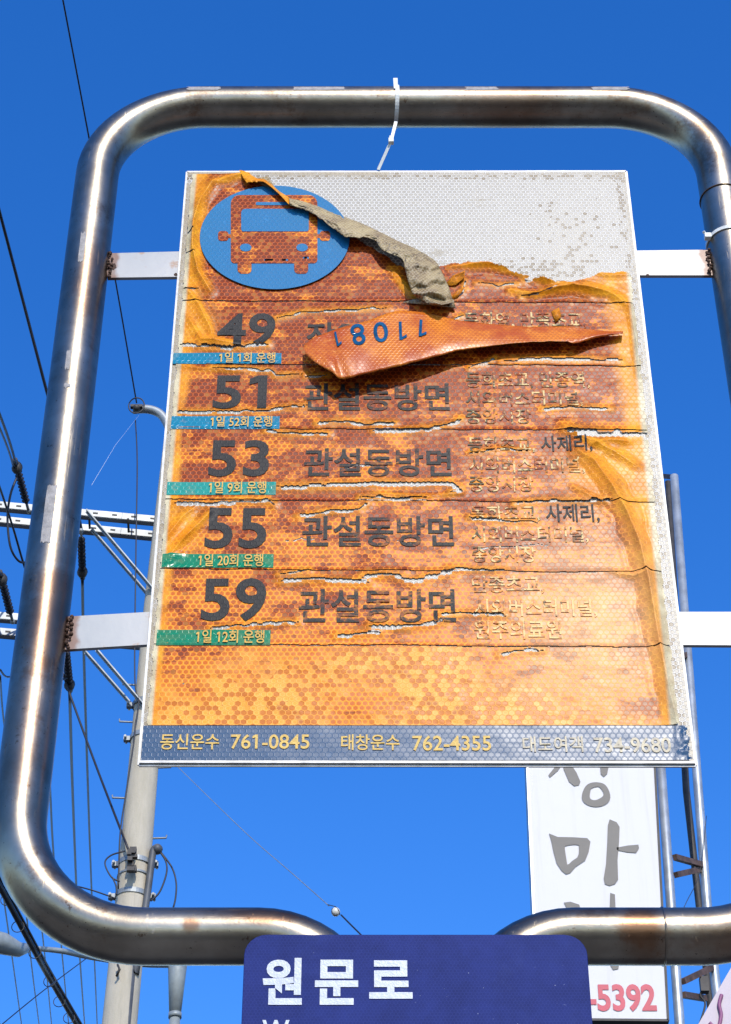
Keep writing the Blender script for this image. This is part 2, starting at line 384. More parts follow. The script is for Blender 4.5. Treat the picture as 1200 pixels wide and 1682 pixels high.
# weld seams where lengths of tube are joined
def weld(c, axis, rad=TR + .0006, w=.0022, mat='rust'):
    c = Vector(c); a = Vector(axis).normalized(); u = a.orthogonal().normalized(); v = a.cross(u)
    pts = [c + (u * math.cos(t) + v * math.sin(t)) * rad for t in [2 * math.pi * i / 40 for i in range(40)]]
    b = MB(); b.tube(pts, w / 2, 6, closed=True); return b.build('weld_seam', M[mat], frame)
weld((XR, YT, W(1180, 322).z), (0, 0, 1)); weld((W(1090, 1540).x, YT, ZB), (1, 0, 0), TR + .0002, .0022, 'steel')
# patches of old tape left on the tube: (axis, along, angle from the viewer side, length, half angle)
def tape(kind, at, ang, L, half):
    vs, fs = [], []
    for i in range(2 + 5):
        for k in range(8):
            a = ang - half + 2 * half * k / 7 + random.uniform(-.02, .02) * (i in (0, 6)); rr = TR + .0005
            s_ = at + L * (i / 6 - .5) + (random.uniform(-.0025, .0025) if i in (0, 6) else 0)
            if kind == 'v': vs.append((XL - rr * math.sin(a), YT - rr * math.cos(a), s_))
            else: vs.append((s_, YT - rr * math.cos(a), ZT + rr * math.sin(a)))
    for i in range(6):
        for k in range(7): fs.append((i * 8 + k, i * 8 + k + 1, i * 8 + 9 + k, i * 8 + 8 + k))
    b = MB(); b.add(vs, fs, True); b.build('tape_residue', M['tape'], frame)
tape('v', W(80, 862).z, .12, .085, .20); tape('v', W(135, 425).z, .10, .055, .12); tape('v', W(120, 610).z, .1, .03, .10); tape('v', W(108, 653).z, .0, .006, .14)
for px, L in ((335, .045), (525, .07), (790, .045), (1000, .05)): tape('h', W(px, 165).x, .22, L, .16)
# flat bars from tube to board
def bracket(q, tube_side):
    P = [W(x, y, -.0045) for x, y in q]; vs = []
    nx = 14
    for j in (0, 1):
        for i in range(nx + 1):
            t = i / nx
            for u in (P[0].lerp(P[1], t), P[3].lerp(P[2], t)): vs.append((u.x, D0 + .0045 + j * .005, u.z))
    fs = []; o = 2 * (nx + 1)
    for i in range(nx):
        a = 2 * i; fs += [(a, a + 1, a + 3, a + 2), (o + a, o + a + 2, o + a + 3, o + a + 1), (a, a + 2, o + a + 2, o + a), (a + 1, o + a + 1, o + a + 3, a + 3)]
    fs += [(0, o, o + 1, 1), (2 * nx, 2 * nx + 1, o + 2 * nx + 1, o + 2 * nx)]
    b = MB(); b.add(vs, fs); ob = b.build('bracket', M['bracket'], SIGN)
    at = ob.data.attributes.new('rust', 'FLOAT', 'POINT')
    at.data.foreach_set('value', [max(0, 1 - abs((v.co.x + SIGN.location.x) - tube_side) / .030) for v in ob.data.vertices])
    b = MB(); zc = (P[0].z + P[3].z) / 2 if abs(P[0].x - tube_side) < abs(P[1].x - tube_side) else (P[1].z + P[2].z) / 2
    H = abs(P[0].z - P[3].z)
    for k in range(14):
        b.ball((tube_side + random.uniform(-.003, .002) * (1 if tube_side < 0 else -1), D0 + .003 + random.uniform(-.002, .001), zc + H * (k / 13 - .5) * .95), random.uniform(.0014, .0028), 7, 5)
    b.build('weld_bead', M['rust'], ob)
tl, tr = XL + TR + .003, XR - TR - .003
bracket([(176, 416), (330, 412), (330, 454), (176, 456)], tl)
bracket([(104, 1013), (300, 1002), (300, 1055), (102, 1067)], tl)
bracket([(1000, 412), (1172, 410), (1172, 452), (1000, 452)], tr)
bracket([(1080, 1005), (1262, 1005), (1262, 1060), (1080, 1059)], tr)

def rust_spot(px, py, r_):
    c = W(px, py); b = MB(); n_ = 22; ring_ = []
    for i in range(n_):
        a = 2 * math.pi * i / n_; q = r_ * random.uniform(.82, 1.1); ring_.append((c.x + q * math.cos(a), D0 + .0042, c.z + q * 1.2 * math.sin(a)))
    b.add([(c.x, D0 + .0034, c.z)] + ring_, [(0, i + 1, (i + 1) % n_ + 1) for i in range(n_)], True); return b.build('spot_weld', M['rust'], SIGN)
rust_spot(184, 434, .0055); rust_spot(288, 447, .0025); rust_spot(1064, 448, .002)

# the board: a thin aluminium panel
TLc, TRc, BRc, BLc = W(307, 282), W(1028, 281), W(1142, 1257), W(228, 1256)
def lerp2(s, t):     # s across, t down
    return TLc.lerp(TRc, s).lerp(BLc.lerp(BRc, s), t)
b = MB()
cs = [TLc, TRc, BRc, BLc]
b.add([(c.x, D0 + .0007, c.z) for c in cs] + [(c.x, D0 + .004, c.z) for c in cs], [(0, 1, 2, 3), (4, 7, 6, 5), (0, 4, 5, 1), (1, 5, 6, 2), (2, 6, 7, 3), (3, 7, 4, 0)])
board = b.build('board_panel', M['alu'], SIGN)
# turned rims
for a, c in ((TLc, TRc), (BLc, BRc), (TLc, BLc), (TRc, BRc)):
    d = (c - a).normalized(); bb = MB(); bb.beam((a.x, D0 + .0012, a.z), (c.x, D0 + .0012, c.z), .0035, .0022, (0, 1, 0)); bb.build('rim', M['alu'], board)

# numpy smooth noise for relief
def vnoise(x, y, seed=0):
    rs = np.random.RandomState(seed); G = rs.rand(128, 128)
    xi, yi = np.floor(x).astype(int), np.floor(y).astype(int); fx, fy = x - xi, y - yi
    fx = fx * fx * (3 - 2 * fx); fy = fy * fy * (3 - 2 * fy)
    g = lambda a, b_: G[a % 128, b_ % 128]
    return (g(xi, yi) * (1 - fx) + g(xi + 1, yi) * fx) * (1 - fy) + (g(xi, yi + 1) * (1 - fx) + g(xi + 1, yi + 1) * fx) * fy
def fbm(x, y, seed=0, o=4):
    s = 0; a = 1; tot = 0
    for k in range(o): s = s + a * vnoise(x * 2 ** k + 17 * k, y * 2 ** k + 5 * k, seed + k); tot += a; a *= .5
    return s / tot
def pdist(px, py, P):
    """distance to a polyline in pixels, the place along it, and the side"""
    best = np.full(px.shape, 1e9); tt = np.zeros(px.shape); side = np.zeros(px.shape)
    L = np.array([0] + [math.hypot(P[i + 1][0] - P[i][0], P[i + 1][1] - P[i][1]) for i in range(len(P) - 1)]).cumsum()
    for i in range(len(P) - 1):
        ax, ay = P[i][:2]; bx, by = P[i + 1][:2]; vx, vy = bx - ax, by - ay
        t = np.clip(((px - ax) * vx + (py - ay) * vy) / (vx * vx + vy * vy), 0, 1)
        d = np.hypot(px - ax - t * vx, py - ay - t * vy); m = d < best
        best = np.where(m, d, best); tt = np.where(m, (L[i] + t * (L[i + 1] - L[i])) / L[-1], tt)
        side = np.where(m, np.sign((px - ax) * vy - (py - ay) * vx), side)
    return best, tt, side
# wrinkles: points, half width (px), height (mm)
RIDGES = [
    ([(948, 742), (975, 760), (1003, 800), (1030, 850), (1050, 900), (1064, 960), (1078, 1040), (1096, 1130), (1112, 1190)], 16, 11),
    ([(925, 700), (960, 722), (1010, 745), (1050, 770)], 10, 3.5), ([(965, 735), (1000, 725), (1035, 728)], 8, 3),
    ([(350, 300), (330, 330), (318, 370), (316, 410), (325, 450), (345, 480)], 12, 9.5), ([(345, 303), (390, 291), (430, 286)], 9, 5),
    ([(300, 470), (325, 500), (345, 540), (352, 566)], 10, 3.5), ([(308, 520), (330, 560), (400, 568)], 9, 4),
    ([(268, 925), (295, 895), (325, 865), (350, 838)], 8, 5), ([(262, 900), (300, 850), (320, 835)], 8, 3),
    ([(740, 440), (800, 436), (850, 448), (905, 466), (940, 470)], 9, 7), ([(900, 480), (940, 474), (1000, 484), (1032, 505)], 10, 8),
    ([(835, 478), (880, 486), (925, 476)], 7, 4), ([(940, 440), (1000, 455), (1040, 452)], 9, 3),
    ([(1032, 500), (1045, 560), (1050, 620)], 8, 3), ([(600, 810), (690, 818), (760, 812)], 6, 2),
    ([(270, 935), (285, 915), (300, 912)], 7, 3), ([(285, 600), (330, 607), (400, 612)], 6, 2),
    ([(940, 800), (975, 820), (1000, 830)], 8, 2.5), ([(1000, 940), (1040, 948), (1075, 944)], 6, 2.),
    ([(420, 436), (480, 432), (520, 424)], 5, 1.5), ([(640, 440), (670, 480), (700, 496)], 9, 3),
]
CRACKS = [
    ([(415, 434), (470, 431), (520, 425)], 1.7), ([(455, 524), (500, 513), (560, 511), (640, 507)], 2.2),
    ([(345, 604), (400, 607), (446, 611), (453, 618), (499, 615)], 3.), ([(823, 594), (875, 592), (950, 591), (1021, 594)], 3.4), ([(770, 605), (800, 597), (812, 590)], 2.),
    ([(286, 677), (350, 678), (440, 675), (470, 670), (506, 668)], 3.2), ([(520, 697), (560, 694), (600, 699), (650, 696)], 3.4),
    ([(436, 708), (480, 714), (540, 713)], 3.2), ([(612, 707), (650, 711), (700, 706), (740, 700), (757, 690)], 4.),
    ([(890, 673), (950, 670), (1005, 673)], 2.6), ([(452, 801), (500, 800), (560, 799), (620, 795), (690, 797), (735, 794), (757, 805), (740, 809)], 5.),
    ([(590, 818), (650, 820), (700, 818)], 3.), ([(286, 829), (340, 830), (400, 824), (436, 824), (450, 830)], 4.6), ([(490, 850), (540, 841), (590, 838), (604, 829)], 3.2),
    ([(928, 706), (960, 712), (1000, 714), (1070, 717)], 9.), ([(845, 829), (900, 824), (960, 824), (1005, 823)], 3.8), ([(770, 851), (830, 856), (882, 859)], 2.6),
    ([(735, 935), (780, 937), (832, 937)], 2.6), ([(462, 957), (510, 952), (560, 956), (605, 959)], 4.8), ([(595, 949), (640, 944), (680, 956), (720, 945), (745, 940)], 5.),
    ([(345, 1034), (420, 1026), (490, 1022)], 3.), ([(606, 1030), (660, 1031), (700, 1027), (730, 1020)], 4.6), ([(722, 1010), (780, 1009), (832, 1012)], 3.),
    ([(553, 1046), (590, 1043), (625, 1040)], 3.4), ([(820, 1076), (850, 1071), (892, 1069)], 3.2), ([(455, 945), (490, 940), (510, 937)], 1.6),
    ([(296, 567), (340, 572), (400, 572), (440, 566)], 4.2), ([(303, 418), (322, 421)], 2.), ([(302, 476), (325, 474)], 3.5), ([(305, 390), (318, 383)], 1.6),
    ([(862, 462), (875, 457), (892, 458)], 5.), ([(730, 500), (760, 480), (764, 462)], 2.2), ([(780, 466), (815, 470), (850, 468)], 1.6),
    ([(640, 560), (700, 556), (740, 560)], 1.5), ([(500, 620), (540, 616)], 1.5), ([(560, 590), (610, 575)], 1.2), ([(725, 540), (760, 520)], 1.5),
    ([(310, 590), (380, 600)], 1.2), ([(855, 488), (880, 484), (915, 474)], 2.4), ([(560, 770), (600, 764), (640, 766)], 1.3), ([(470, 888), (520, 885)], 1.3),
    ([(780, 900), (840, 898), (900, 895)], 1.2), ([(650, 890), (690, 893)], 1.1), ([(770, 745), (830, 738), (870, 742)], 1.6), ([(300, 1120), (302, 1124)], 1.),
]
SEAMS = [497, 600, 706, 824, 938, 1061]
def seam_y(px, k):
    return SEAMS[k] + (px - 650) * .006 + 2.2 * (vnoise(px / 46. + 9 * k, px * 0 + k, 40 + k) - .5) + 1.2 * (vnoise(px / 11., px * 0 + k, 60 + k) - .5)
def film_height(px, py, full=True):
    """relief of the film in metres"""
    h = .0006 + .0007 * np.clip(fbm(px / 70., py / 26., 3) - .42, 0, 1) * 2 + .00018 * fbm(px / 14., py / 9., 9, 2)
    lift = np.zeros(px.shape)
    for P, w, mm in RIDGES:
        xs = [p[0] for p in P]; ys = [p[1] for p in P]
        m = (px > min(xs) - 3 * w) & (px < max(xs) + 3 * w) & (py > min(ys) - 3 * w) & (py < max(ys) + 3 * w)
        if not m.any(): continue
        d, t, sd_ = pdist(px[m], py[m], P)
        env = np.clip(np.sin(np.pi * (t * .92 + .04)), 0, 1) ** .6
        d = d + 3 * (vnoise(px[m] / 20, py[m] / 20, 5) - .5)
        u_ = d / w; g = (.5 * np.exp(-u_ ** 2 * 1.6) + .55 * np.exp(-3.2 * u_) + .035 * np.sin(u_ * 5.5 + 6 * vnoise(px[m] / 25, py[m] / 25, 8)) * np.exp(-(u_ - 1) ** 2)) * env
        h[m] += g * mm / 1000; lift[m] = np.maximum(lift[m], np.clip(g * 2.2, 0, 1) * min(1, mm / 3.5))
    for P, w in CRACKS:
        if w < 1.5: continue
        xs = [p[0] for p in P]; ys = [p[1] for p in P]
        m = (px > min(xs) - 20) & (px < max(xs) + 20) & (py > min(ys) - 20) & (py < max(ys) + 20)
        if not m.any(): continue
        d, t, sd_ = pdist(px[m], py[m], P)
        g = np.exp(-(d / (w + 3.5)) ** 2)
        h[m] += g * (.0005 + .00014 * w); lift[m] = np.maximum(lift[m], .75 * g)
    for k in range(6):
        d = seam_y(px, k) - py
        h += np.where((d > 0) & (d < 6), .0011 * np.exp(-d / 2.5), 0)
    return h, lift
def hexcell(x, z, pitch):
    x, z = x / pitch, z / pitch; q = math.sqrt(3)
    ax, az = np.floor(x) + .5, (np.floor(z / q) + .5) * q
    bx, bz = np.floor(x - .5) + 1., (np.floor((z - q / 2) / q) + 1.) * q
    k = np.hypot(x - ax, z - az) < np.hypot(x - bx, z - bz)
    return np.where(k, ax, bx) * pitch, np.where(k, az, bz) * pitch
def crack_mask(px, py):
    hole = np.zeros(px.shape, bool)
    for i, (P, w) in enumerate(CRACKS):
        xs = [p[0] for p in P]; ys = [p[1] for p in P]
        m = (px > min(xs) - 14) & (px < max(xs) + 14) & (py > min(ys) - 14) & (py < max(ys) + 14)
        if not m.any(): continue
        x, y = px[m], py[m]; d, t, s_ = pdist(x, y + 4 * (vnoise(x / 13., x * 0, 70 + i) - .5), P)
        zig = .72 + .5 * np.abs(((x / 9.) % 1) * 2 - 1) * (s_ > 0) + .4 * vnoise(x / 5, y / 5, i)
        X_, Z_ = Wn(x, y)[..., 0] - SIGN.location.x, Wn(x, y)[..., 2]
        cx_, cz_ = hexcell(X_, Z_, .007); cpx, cpy = PIX(cx_ + SIGN.location.x, cz_)
        dc, _, _ = pdist(cpx, cpy + 4 * (vnoise(cpx / 13., cpx * 0, 70 + i) - .5), P)
        hole[m] |= (dc < w * .55) & (d < w * .8) & (t > .03) & (t < .97)
        hole[m] |= d < w * .30 * zig * np.clip(np.sin(np.pi * np.clip(t, .02, .98)), 0, 1) ** .5
    return hole
TEAR = [(396, 283), (425, 297), (470, 327), (520, 358), (570, 385), (620, 412), (660, 440), (695, 452), (715, 438), (745, 433), (790, 434), (830, 444), (866, 456), (900, 464), (940, 464), (968, 455), (985, 448), (1060, 447)]
def tear_y(px):
    y = np.interp(px, [p[0] for p in TEAR], [p[1] for p in TEAR])
    return np.where(px < 396, 0, y + 5 * (vnoise(px / 12., px * 0, 21) - .5) + 2 * (vnoise(px / 4., px * 0, 22) - .5))
bl_x = lambda py: 307 + (228 - 307) * (py - 282) / 974.
br_x = lambda py: 1028 + (1142 - 1028) * (py - 281) / 976.

def grid_mesh(name, mat, parent, x0, x1, z0, z1, step, keep, height, attrs):
    nx, nz = int((x1 - x0) / step) + 1, int((z1 - z0) / step) + 1
    X, Z = np.meshgrid(np.linspace(x0, x1, nx), np.linspace(z0, z1, nz)); X = X.ravel(); Z = Z.ravel()
    px, py = PIX(X, Z)
    k = keep(px, py)
    idx = np.arange(nx * nz).reshape(nz, nx)
    q = np.stack([idx[:-1, :-1], idx[:-1, 1:], idx[1:, 1:], idx[1:, :-1]], -1).reshape(-1, 4)
    q = q[k[q].all(1)]
    used = np.unique(q); remap = np.full(nx * nz, -1); remap[used] = np.arange(len(used)); q = remap[q]
    X, Z, px, py = X[used], Z[used], px[used], py[used]
    h, extra = height(px, py)
    L = root_loc(parent)
    co_ = np.stack([X - L.x, D0 - h - L.y, Z - L.z], -1).astype(np.float32)
    me = bpy.data.meshes.new(name); me.vertices.add(len(co_)); me.vertices.foreach_set('co', co_.ravel())
    me.loops.add(q.size); me.loops.foreach_set('vertex_index', q.ravel().astype(np.int32))
    me.polygons.add(len(q)); me.polygons.foreach_set('loop_start', np.arange(0, q.size, 4, dtype=np.int32))
    me.polygons.foreach_set('use_smooth', np.ones(len(q), bool)); me.materials.append(mat); me.update(); me.validate()
    for an, av in attrs(px, py, extra).items():
        a = me.attributes.new(an, 'FLOAT', 'POINT'); a.data.foreach_set('value', av.astype(np.float32))
    o = bpy.data.objects.new(name, me); COL.objects.link(o); o.parent = parent
    return o
xa, xb, za, zb = BLc.x, BRc.x, BLc.z, TLc.z
def sheet_attr(px, py, e):
    l, r = px - bl_x(py), br_x(py) - px; top = py - 282
    patch = np.exp(-((px - 930) / 75) ** 2 - ((py - 385) / 60) ** 2) * .30 + np.exp(-((px - 870) / 130) ** 2 - ((py - 446) / 18) ** 2) * .42
    dots = patch - .10 + .55 * np.exp(-(np.abs(r - 13) / 7) ** 2) + .4 * np.exp(-(l / 10) ** 2) + .5 * np.exp(-(np.abs(top - 8) / 5) ** 2)
    stain = .9 * np.exp(-(l / 17) ** 2) * (py > 300) + .7 * np.exp(-(r / 6) ** 2) + .7 * np.exp(-(top / 7) ** 2) * (px < 640) + .35 * np.exp(-(top / 9) ** 2)
    return dict(dots=dots, stain=np.clip(stain, 0, 1))
grid_mesh('reflective_sheet', M['sheet'], board, xa + .001, xb - .001, za + .001, zb - .001, .004,
          lambda px, py: (px > bl_x(py) - 1) & (px < br_x(py) + 1), lambda px, py: (np.full(px.shape, .0), None), sheet_attr)
def film_attr(px, py, lift):
    l, r = px - bl_x(py), br_x(py) - px
    re = 22 + 16 * (py - 460) / 740
    edge = np.maximum(np.clip((18 - l) / 4, 0, 1), np.clip((re - r) / 6, 0, 1))
    side = np.maximum(np.clip(1 - (l - 18) / np.interp(py, [280, 560, 700, 850, 1000, 1190], [26, 30, 8, 22, 12, 8]), 0, 1), np.clip(1 - (r - re) / np.interp(py, [450, 500, 700, 760, 830, 1000, 1190], [60, 45, 30, 90, 60, 30, 12]), 0, 1))
    side = np.clip(side * 1.8, 0, 1) * np.clip(.5 + fbm(px / 25, py / 25, 50), 0, 1)
    zone = np.exp(-((px - 985) / 45) ** 2 - ((py - 775) / 45) ** 2) + np.exp(-((px - 305) / 22) ** 2 - ((py - 865) / 35) ** 2) + .9 * np.exp(-((px - 318) / 16) ** 2 - ((py - 320) / 30) ** 2) + .8 * np.exp(-((px - 330) / 22) ** 2 - ((py - 535) / 28) ** 2) + .8 * np.exp(-((px - 985) / 45) ** 2 - ((py - 472) / 18) ** 2)
    lf = np.clip(np.maximum(np.maximum(lift, side), zone * 1.3), 0, 1)
    low = np.clip((py - 560) / 620, 0, 1)
    low = np.where(py > 1061, np.clip(.50 + .42 * np.exp(-((px - 590) / 190) ** 2) + (py - 1061) / 420 + .16 * (vnoise(px / 40, py / 30, 77) - .5), 0, 1), low * .8)
    glare_pale = np.clip(np.exp(-((px - 985) / 170) ** 2 - ((py - 1020) / 150) ** 2) * 1.0, 0, 1)  # patch of sun glare at the lower right, painted as paler film
    worn = np.clip((px - 800) / 250, 0, 1) + .5 * np.clip((py - 850) / 200, 0, 1) + .25 * np.sin(px / 31.)
    return dict(lift=lf, low=low, edge=edge, glare_pale=glare_pale, worn=worn)
def film_keep(k):
    def f(px, py):
        l, r = px - bl_x(py), br_x(py) - px
        n_ = 3 * (vnoise(py / 9., py * 0, 31) - .5)
        m = (l > 8 + n_) & (r > 12 + 8 * np.clip((py - 460) / 740, 0, 1) + n_ * 1.3) & (py > 286) & (py > tear_y(px)) & (py < 1193)
        if k > 0: m &= py > seam_y(px, k - 1)
        if k < 6: m &= py <= seam_y(px, k)
        return m & ~crack_mask(px, py)
    return f
names = ['header_film'] + ['route_strip'] * 5 + ['lower_film']
yb = [284] + SEAMS + [1194]
STEP = .0010
for k in range(7):
    z1 = W(650, yb[k] - 8).z; z0 = W(650, yb[k + 1] + 8).z
    grid_mesh(names[k], M['film'], board, xa, xb, z0, z1, STEP, film_keep(k), film_height, film_attr)
# blue band along the foot
def foot_h(px, py):
    h = .0012 + .0006 * fbm(px / 50., py / 20., 12) + np.where((px > 1105), .003 * np.clip((px - 1105) / 30, 0, 1) * vnoise(px / 6, py / 6, 3), 0)
    return h, px * 0
grid_mesh('footer_band', M['footer'], board, xa, xb, za, W(650, 1185).z, .0016, lambda px, py: (px > bl_x(py) + 1) & (px < br_x(py) - 3 - 6 * vnoise(py / 6, py * 0, 4)) & (py > 1191.5) & (py < 1250), foot_h, film_attr)
b = MB(); a, c = W(229, 1253), W(1141, 1254); b.beam((a.x, D0 - .0012, a.z), (c.x, D0 - .0012, c.z), .003, .003, (0, 1, 0)); b.build('rim', M['alu'], board)

# ---- print on the film, following its relief
def drape(polys, name, mat, parent, extra=.0009, cut=.0035, holes=True, hfun=None):
    """polys: list of (verts[(x,z)], faces); laid on the film"""
    bm = bmesh.new()
    for vs, fs in polys:
        bv = [bm.verts.new((x, 0, z)) for x, z in vs]
        for f in fs:
            try: bm.faces.new([bv[i] for i in f])
            except ValueError: pass
    xs = [v.co.x for v in bm.verts]; zs = [v.co.z for v in bm.verts]
    for ax, lo, hi in ((0, min(xs), max(xs)), (2, min(zs), max(zs))):
        n = int((hi - lo) / cut)
        for i in range(1, n + 1):
            p = [0, 0, 0]; p[ax] = lo + i * (hi - lo) / (n + 1); no = [0, 0, 0]; no[ax] = 1
            bmesh.ops.bisect_plane(bm, geom=bm.verts[:] + bm.edges[:] + bm.faces[:], plane_co=p, plane_no=no, dist=1e-6)
    if holes and bm.faces:
        bm.faces.ensure_lookup_table()
        c = np.array([f.calc_center_median()[:] for f in bm.faces]); px, py = PIX(c[:, 0], c[:, 2])
        hm = crack_mask(px, py); bmesh.ops.delete(bm, geom=[f for f, h in zip(list(bm.faces), hm) if h], context='FACES')
    c = np.array([v.co[:] for v in bm.verts]); px, py = PIX(c[:, 0], c[:, 2])
    h, lift = (hfun or film_height)(px, py)
    L = root_loc(parent)
    for v, hh in zip(bm.verts, h): v.co = (v.co.x - L.x, D0 - hh - extra - L.y, v.co.z - L.z)
    bmesh.ops.recalc_face_normals(bm, faces=bm.faces)
    me = bpy.data.meshes.new(name); bm.to_mesh(me); bm.free(); me.materials.append(mat)
    for p in me.polygons: p.use_smooth = True
    for an, av in film_attr(px, py, lift).items():
        a = me.attributes.new(an, 'FLOAT', 'POINT'); a.data.foreach_set('value', av.astype(np.float32))
    o = bpy.data.objects.new(name, me); COL.objects.link(o); o.parent = parent
    return o
def glyphs(body, bold=.02, space=1.0):
    c = bpy.data.curves.new('glyphs', 'FONT'); c.body = body; c.offset = bold; c.space_character = space; c.resolution_u = 4
    o = bpy.data.objects.new('glyphs', c); COL.objects.link(o)
    dg = bpy.context.evaluated_depsgraph_get(); me = bpy.data.meshes.new_from_object(o.evaluated_get(dg))
    v = np.array([x.co[:2] for x in me.vertices]); f = [tuple(p.vertices) for p in me.polygons]
    bpy.data.objects.remove(o); bpy.data.curves.remove(c); bpy.data.meshes.remove(me)
    if '1' in body:                       # the built-in face draws 1 as a bare bar: give it its flag
        extra = []
        for q in f:
            p = v[list(q)]; a_, b_ = p.min(0), p.max(0)
            if len(q) in (3, 4) and abs(a_[1] + bold) < .02 and abs(b_[1] - .682 - bold) < .02 and b_[0] - a_[0] < .11 + 2 * bold and all(abs(a_[0] - e_[0]) > .02 for e_ in extra): extra.append((a_[0], b_[1]))
        for x_, t_ in extra:
            n_ = len(v); v = np.vstack([v, [(x_, t_), (x_ - .13, t_ - .075), (x_ - .13, t_ - .18 - bold), (x_, t_ - .135 - bold)]]); f.append((n_, n_ + 1, n_ + 2, n_ + 3))
    lo, hi = v.min(0), v.max(0); v = (v - lo) / (hi - lo)
    return v, f
def boxmap(v, box, Y=None, slope=0.0):
    x0, y0, x1, y1 = box; xc, yc = (x0 + x1) / 2, (y0 + y1) / 2
    k = {} if Y is None else dict(Y=Y)
    X0, X1 = W(x0, yc, **k).x, W(x1, yc, **k).x; Z1, Z0 = W(xc, y0, **k).z, W(xc, y1, **k).z
    return [(X0 + a * (X1 - X0), Z0 + t * (Z1 - Z0) + slope * (a - .5) * (X1 - X0)) for a, t in v]
def write(body, box, mat, name, bold=.02, space=1., **kw):
    v, f = glyphs(body, bold, space)
    return drape([(boxmap(v, box), f)], name, M[mat], board, **kw)
NUM = [('49', (357, 516, 452, 570)), ('51', (350, 618, 438, 673)), ('53', (343, 724, 442, 784)), ('55', (337, 836, 438, 902)), ('59', (331, 951, 437, 1022))]
for t, bx in NUM: write(t, bx, 'ink', 'route_number', .021, 1.05)
for bx in ((498, 631, 738, 676), (499, 738, 741, 784), (496, 849, 745, 899), (490, 969, 748, 1024)): write('관설동방면', bx, 'ink_soft', 'destination_lettering', .018)
write('장양', (503, 531, 600, 577), 'ink_soft', 'destination_lettering', .018)
STOPS = [('동화역, 만종초교,', (762, 514, 962, 541)), ('동화초교, 만종역,', (765, 612, 968, 639)), ('시외버스터미널,', (765, 643, 957, 669)), ('중앙시장', (765, 673, 872, 697)),
         ('시외버스터미널,', (770, 752, 960, 779)), ('중앙시장', (770, 783, 876, 809)), ('시외버스터미널,', (774, 866, 966, 893)), ('중앙시장', (775, 898, 880, 925)),
         ('만종초교,', (775, 947, 893, 976)), ('시외버스터미널,', (778, 985, 980, 1015)), ('원주의료원', (778, 1020, 922, 1051)), ('동화초교,', (768, 719, 878, 745)), ('동화초교,', (772, 831, 886, 858))]
for t, bx in STOPS: write(t, bx, 'ink_faded', 'stop_lettering', .012)
for bx in ((888, 717, 972, 744), (896, 830, 984, 860)): write('사제리,', bx, 'ink', 'stop_lettering', .014)
# coloured tags with how many buses a day
TAGS = [((284, 581, 462, 599), '1일 1회 운행', (360, 581, 452, 599), 'tag_blue'), ((281, 685, 459, 706), '1일 52회 운행', (346, 686, 447, 704), 'tag_blue'),
        ((274, 793, 453, 814), '1일 9회 운행', (343, 793, 437, 813), 'tag_teal'), ((266, 911, 449, 934), '1일 20회 운행', (326, 912, 432, 933), 'tag_green'), ((257, 1036, 444, 1061), '1일 12회 운행', (322, 1037, 434, 1059), 'tag_green')]
def tag_h(px, py):
    h, l = film_height(px, py); return h + .0009, l * 0
for bx, t, tb, m in TAGS:
    o = drape([(boxmap([(0, 0), (1, 0), (1, 1), (0, 1)], bx), [(0, 1, 2, 3)])], 'frequency_tag', M[m], board, .0006, .003, False)
    write(t, tb, 'cream', 'frequency_lettering', .010, hfun=tag_h, extra=.0013, holes=False)
for t, bx in (('동신운수', (263, 1207, 360, 1233)), ('761-0845', (379, 1208, 508, 1232)), ('태창운수', (560, 1208, 656, 1234)), ('762-4355', (677, 1210, 806, 1235)), ('대도여객', (858, 1211, 957, 1237)), ('734-9680', (975, 1213, 1101, 1238))):
    write(t, bx, 'foot_faint' if bx[0] > 800 else 'foot_print', 'company_lettering', .012, holes=False, hfun=foot_h)

# round bus emblem
def disc(cx, cy, rx, ry, n=72): return ([(lambda p: (p.x, p.z))(W(cx + rx * math.cos(2 * math.pi * i / n), cy + ry * math.sin(2 * math.pi * i / n))) for i in range(n)], [tuple(range(n))])
def rrect(x0, y0, x1, y1, rt, rb, n=6):
    pts = []
    for cx, cy, r, a0 in ((x1 - rt, y0 + rt, rt, -90), (x1 - rb, y1 - rb, rb, 0), (x0 + rb, y1 - rb, rb, 90), (x0 + rt, y0 + rt, rt, 180)):
        pts += [(cx + r * math.cos(R(a0 + 90 * i / n)), cy + r * math.sin(R(a0 + 90 * i / n))) for i in range(n + 1)]
    return ([(lambda p: (p.x, p.z))(W(*p)) for p in pts], [tuple(range(len(pts)))])
def emblem_h(px, py):
    h = .0009 + .0006 * fbm(px / 60., py / 40., 3); return h, px * 0
drape([disc(451, 393, 123, 85)], 'emblem_disc', M['emblem'], board, .0022, .004, True, emblem_h)
bus = [rrect(379, 324, 521, 436, 14, 6), rrect(358, 383, 375, 399, 5, 5), rrect(525, 383, 542, 399, 5, 5), rrect(390, 436, 413, 453, 1, 7), rrect(483, 436, 506, 453, 1, 7), rrect(370, 388, 385, 394, 1, 1), rrect(515, 388, 530, 394, 1, 1)]
drape(bus, 'bus_silhouette', M['film'], board, .0027, .004, True, emblem_h)
drape([rrect(396, 347, 507, 384, 7, 4), rrect(420, 336, 492, 341, 2, 2), disc(403.5, 410.5, 9.5, 6.5, 20), disc(496, 410.5, 9.5, 6.5, 20)], 'bus_window', M['emblem'], board, .0032, .004, False, emblem_h)

